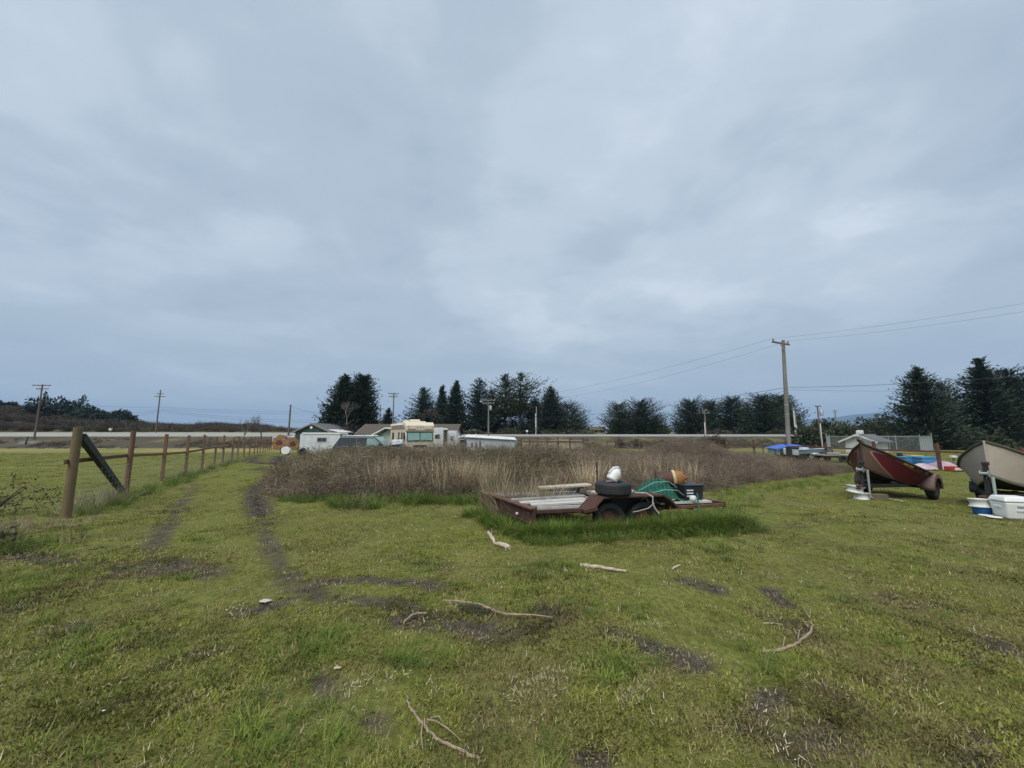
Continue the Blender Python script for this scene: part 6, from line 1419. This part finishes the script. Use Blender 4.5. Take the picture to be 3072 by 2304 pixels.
for x_, y_ in ((-.35,-.85),(2.4,-.85),(-.35,.85),(2.4,.85)): MB().tube([(x_,y_,0),(x_,y_,.82)], .03, 6).build('tarp_pole', M['dark'], tb)
for x_ in (.6, 2.0): MB().box((x_,0,.18), (.3,1.2,.42)).build('cradle', M['grey_timber'], tb)
a = at(2505,1372,28.0); gz_ = tz(a.x, 28); ft = thing('utility_trailer', 'low flat utility trailer between the motorboat and the red boat', 'trailer', (a.x-.9, 28, gz_), R(-6))
MB().box((1.0,0,.50), (2.7,1.4,.07)).build('deck', M['grey_timber'], ft)
for s in (-1, 1): MB().bar((-.35,s*.62,.40), (2.3,s*.62,.40), .07, .10).build('chassis_beam', M['dark'], ft); wheel(ft, (.8,s*.78,.26), .26, .16)
MB().bar((2.3,0,.40), (3.3,0,.36), .08, .09).build('tongue', M['dark'], ft)
tag(MB().box((0,0,0), (.9,.35,.16)).build('scrap_box', M['tan_wall'], bevel=.02), 'tan scrap box on the low flat utility trailer', 'box'); bpy.data.objects['scrap_box'].location = (a.x-.3, 27.8, gz_+.62)
# blue bins and tarps beyond the red boat
def bin_(label, px, py, Y0, w, h, lid, rz):
    g_ = gp(at(px,py,Y0).x, Y0); r_ = thing('plastic_bin', label, 'bin', g_, R(rz), 'blue bins'); l, d = w/2, w*.36
    MB().add([(-l*.86,-d*.86,0),(l*.86,-d*.86,0),(l*.86,d*.86,0),(-l*.86,d*.86,0),(-l,-d,h),(l,-d,h),(l,d,h),(-l,d,h)], [(3,2,1,0),(0,1,5,4),(1,2,6,5),(2,3,7,6),(3,0,4,7),(4,5,6,7)]).build('tub', M['blue_plastic'], r_, bevel=.02)
    MB().box((0,0,h+.025), (w*1.06,d*2.1,.05)).build('lid', lid, r_, bevel=.012)
bin_('blue plastic bin with blue lid, left of the three bins behind the red boat', 2722, 1390, 24.6, .85, .52, M['blue_plastic'], 6)
bin_('blue plastic bin with yellow lid in the middle behind the red boat', 2744, 1390, 25.4, .7, .60, M['sticker'], -4)
bin_('large blue plastic bin, rightmost behind the red boat', 2772, 1392, 24.2, 1.15, .55, M['blue_plastic'], 3)
tag(MB().tube([gp(at(2702,1390,25.4).x,25.4), gp(at(2702,1390,25.4).x,25.4,.78)], [.16,.14], 12).build('black_canister', M['black_plastic'], None, True), 'black canister left of the blue bins', 'canister')
def tarp(name, label, px, py, Y0, w, d, h, mat, seed):
    g_ = gp(at(px,py,Y0).x, Y0); r_ = random.Random(seed); rows = []
    for j in range(13):
        y = -d/2+d*j/12; row = []
        for i in range(21):
            x = -w/2+w*i/20; e = max(0, 1-(2*x/w)**2)*max(0, 1-(2*y/d)**2)
            row.append(g_+Vector((x, y, .02+h*e**.6*(.6+.5*mnoise.noise((x*2.2+seed, y*2.2, 0)))+.05*abs(mnoise.noise((x*6, y*6, seed))))))
        rows.append(row)
    return tag(MB().grid(rows).build(name, mat, None, True), label, 'tarp')
tarp('crumpled_tarp', 'crumpled bright pink and white tarp in front of the blue bins', 2728, 1400, 22.6, 1.7, 1.0, .32, M['pink_tarp'], 4)
tarp('crumpled_tarp', 'crumpled purple and white tarp around the fence post behind the boats', 2815, 1410, 22.4, 2.6, 1.3, .50, M['purple_tarp'], 9)
g_ = gp(at(2868,1405,21.2).x, 21.2); rc = thing('red_box', 'low red box with white top left of the beige boat', 'box', g_, R(5)); MB().box((0,0,.13), (.85,.5,.26)).build('case', M['red_plastic'], rc, bevel=.03); MB().box((-.18,-.26,.14), (.45,.03,.12)).build('white_panel', M['white_paint'], rc)
tag(MB().box(gp(at(2861,1377,24).x,24,.62), (.30,.2,.13)).build('white_box', M['white_plastic'], bevel=.02), 'small white box on a stub left of the beige boat bow', 'box')
tag(MB().bar(gp(at(2861,1377,24.1).x,24.1,-.1), gp(at(2861,1377,24.1).x,24.1,.55), .08, .08).build('stub_post', M['grey_timber']), 'short grey stub post under the small white box', 'post')
tarp('crumpled_tarp', 'small heap of white plastic beside the purple tarp', 2838, 1400, 23.4, .9, .6, .4, M['white_plastic'], 17)

# ---------------------------------------------------------------- sticks and scraps on the grass
def stick(label, pxs_, radii, mat, twigs=(), name='fallen_branch', seed=0, lift=.0):
    P0 = [G(x, y, 0) for x, y in pxs_]; Pn = []
    for i in range(len(P0)-1):
        for k in range(4):
            f = k/4; q = P0[i].lerp(P0[i+1], f); Pn.append(q)
    Pn.append(P0[-1]); rr = list(np.interp(np.linspace(0, 1, len(Pn)), np.linspace(0, 1, len(radii)), radii)); r_ = random.Random(seed)
    Pn = [p+Vector((r_.uniform(-.006,.006), r_.uniform(-.006,.006), rr[i]*.8+.003+lift+r_.uniform(0,.006))) for i, p in enumerate(Pn)]
    root = thing(name, label, 'branch', Pn[0].copy(), 0); o = Pn[0]
    MB().tube([p-o for p in Pn], [max(.003, r*(1+.12*r_.uniform(-1,1))) for r in rr], 9).build('wood', mat, root, True)
    for tw in twigs:
        q = [G(x, y, .02+.02*r_.random())-o for x, y in tw]; MB().tube(q, list(np.linspace(.0045,.0022,len(q))), 6).build('twig', mat, root, True)
    return root
stick('bleached crooked driftwood branch in front of the trailer', [(1466,1602),(1478,1622),(1484,1634),(1500,1639),(1515,1645),(1530,1650)], [.022,.030,.016,.030,.036,.030], M['pale_wood'], [((1474,1612),(1476,1596),(1473,1590)), ((1516,1648),(1517,1657),(1519,1660))], seed=1)
stick('straight bleached stick lying on the grass in the centre', [(1740,1703),(1790,1706),(1840,1713),(1878,1717)], [.023,.021,.017,.010], M['pale_wood'], seed=2, name='driftwood_stick')
stick('short pale stick on the grass right of the straight bleached stick', [(2018,1710),(2030,1704),(2041,1699)], [.010,.012,.009], M['pale_wood'], seed=3, name='driftwood_stick')
stick('thin fallen branch with drooping dead needles in the centre foreground', [(1332,1815),(1400,1822),(1445,1832),(1480,1848),(1520,1858),(1600,1860),(1660,1866)], [.008,.011,.012,.012,.010,.007,.004], M['tan_stick'], [((1448,1832),(1436,1848),(1424,1862)), ((1480,1848),(1470,1858),(1462,1864))], seed=4, lift=.03)
stick('thick curved branch lying at the bottom of the picture', [(1220,2096),(1228,2125),(1258,2165),(1285,2205),(1330,2235),(1380,2258),(1440,2286)], [.005,.0065,.0075,.008,.0085,.009,.0095], M['tan_stick'], [((1280,2182),(1305,2180),(1340,2200),(1365,2220),(1382,2242)), ((1268,2185),(1263,2220),(1268,2270)), ((1292,2166),(1315,2170),(1328,2178)), ((1250,2153),(1244,2158))], seed=5)
stick('curved pale branch with side twigs on the grass at right', [(2288,1962),(2330,1958),(2372,1947),(2405,1928),(2430,1903),(2438,1880),(2430,1865)], [.010,.011,.011,.0105,.009,.007,.005], M['tan_stick'], [((2430,1865),(2418,1845),(2408,1828)), ((2430,1862),(2434,1840)), ((2395,1932),(2399,1900),(2408,1896)), ((2425,1892),(2410,1868),(2385,1858)), ((2350,1950),(2356,1925),(2340,1910))], seed=6)
stick('small forked twig on the grass left of the needle branch', [(1212,1872),(1232,1852),(1258,1843),(1280,1842)], [.008,.009,.008,.005], M['tan_stick'], [((1240,1848),(1236,1842))], seed=7)
stick('thin pale twig left of the straight bleached stick', [(1690,1700),(1696,1712),(1706,1717)], [.007,.006,.004], M['pale_wood'], seed=8)
stick('thin dry stem on the grass left of the curved pale branch', [(2290,1872),(2320,1873),(2350,1878)], [.005,.005,.003], M['pale_wood'], seed=9)
# dead needles under the drooping branch
nd = []; 
for i in range(170):
    f = random.random(); p = G(1375+110*f, 1825+20*f); nd.append((p.x, p.y-.02, p.z+.05, rnd(0,6.283), rnd(.9,2.2), rnd(.06,.15), .006, rnd(.2,.9)))
o = bpy.data.objects.new('dead_needles', blade_mesh('dead_needles', nd, M['olive_shrub'])); C.objects.link(o); tag(o, 'dull green needle spray under the thin fallen branch', None, None, 'stuff')
def scrap(label, px, py, w, mat, seed, name='pale_scrap', cat='litter'):
    g_ = G(px, py); r_ = random.Random(seed); rows = []
    for j in range(6): rows.append([g_+Vector((w*(i/7-.5)*(1-.5*abs(j/2.5-1)**2)+w*r_.uniform(-.06,.06), w*.6*(j/5-.5)+w*r_.uniform(-.06,.06), .012+w*.25*r_.random()*math.sin(math.pi*i/7)*math.sin(math.pi*j/5))) for i in range(8)])
    return tag(MB().grid(rows).build(name, mat), label, cat, 'pale scraps on the grass')
scrap('crumpled white scrap lying on the grass at left', 796, 1806, .11, M['white_board'], 1)
scrap('small white scrap near the bare patch at left', 680, 1833, .025, M['white_plastic'], 2)
scrap('tan scrap of bark left of the grass clump', 1012, 2008, .05, M['pale_wood'], 3)
scrap('white pebble at the lower left', 310, 2138, .018, M['white_plastic'], 6)
scrap('small white scrap by the muddy track', 855, 1496, .04, M['white_plastic'], 7)

# ---------------------------------------------------------------- air
t = NT('haze_air'); t.t.nodes.remove(t.b); pv = t.n('ShaderNodeVolumePrincipled'); pv.inputs['Color'].default_value = (.46, .68, 1.0, 1); pv.inputs['Density'].default_value = 1.5e-4; pv.inputs['Anisotropy'].default_value = 0.
t.t.links.new(pv.outputs[0], t.out.inputs['Volume'])
HZ = True
if HZ:
    hz_o = MB().box((0, 3000, 165), (14000, 6500, 360)).build('haze', t.m); tag(hz_o, 'thin bluish coastal haze filling the air', None, None, 'stuff')
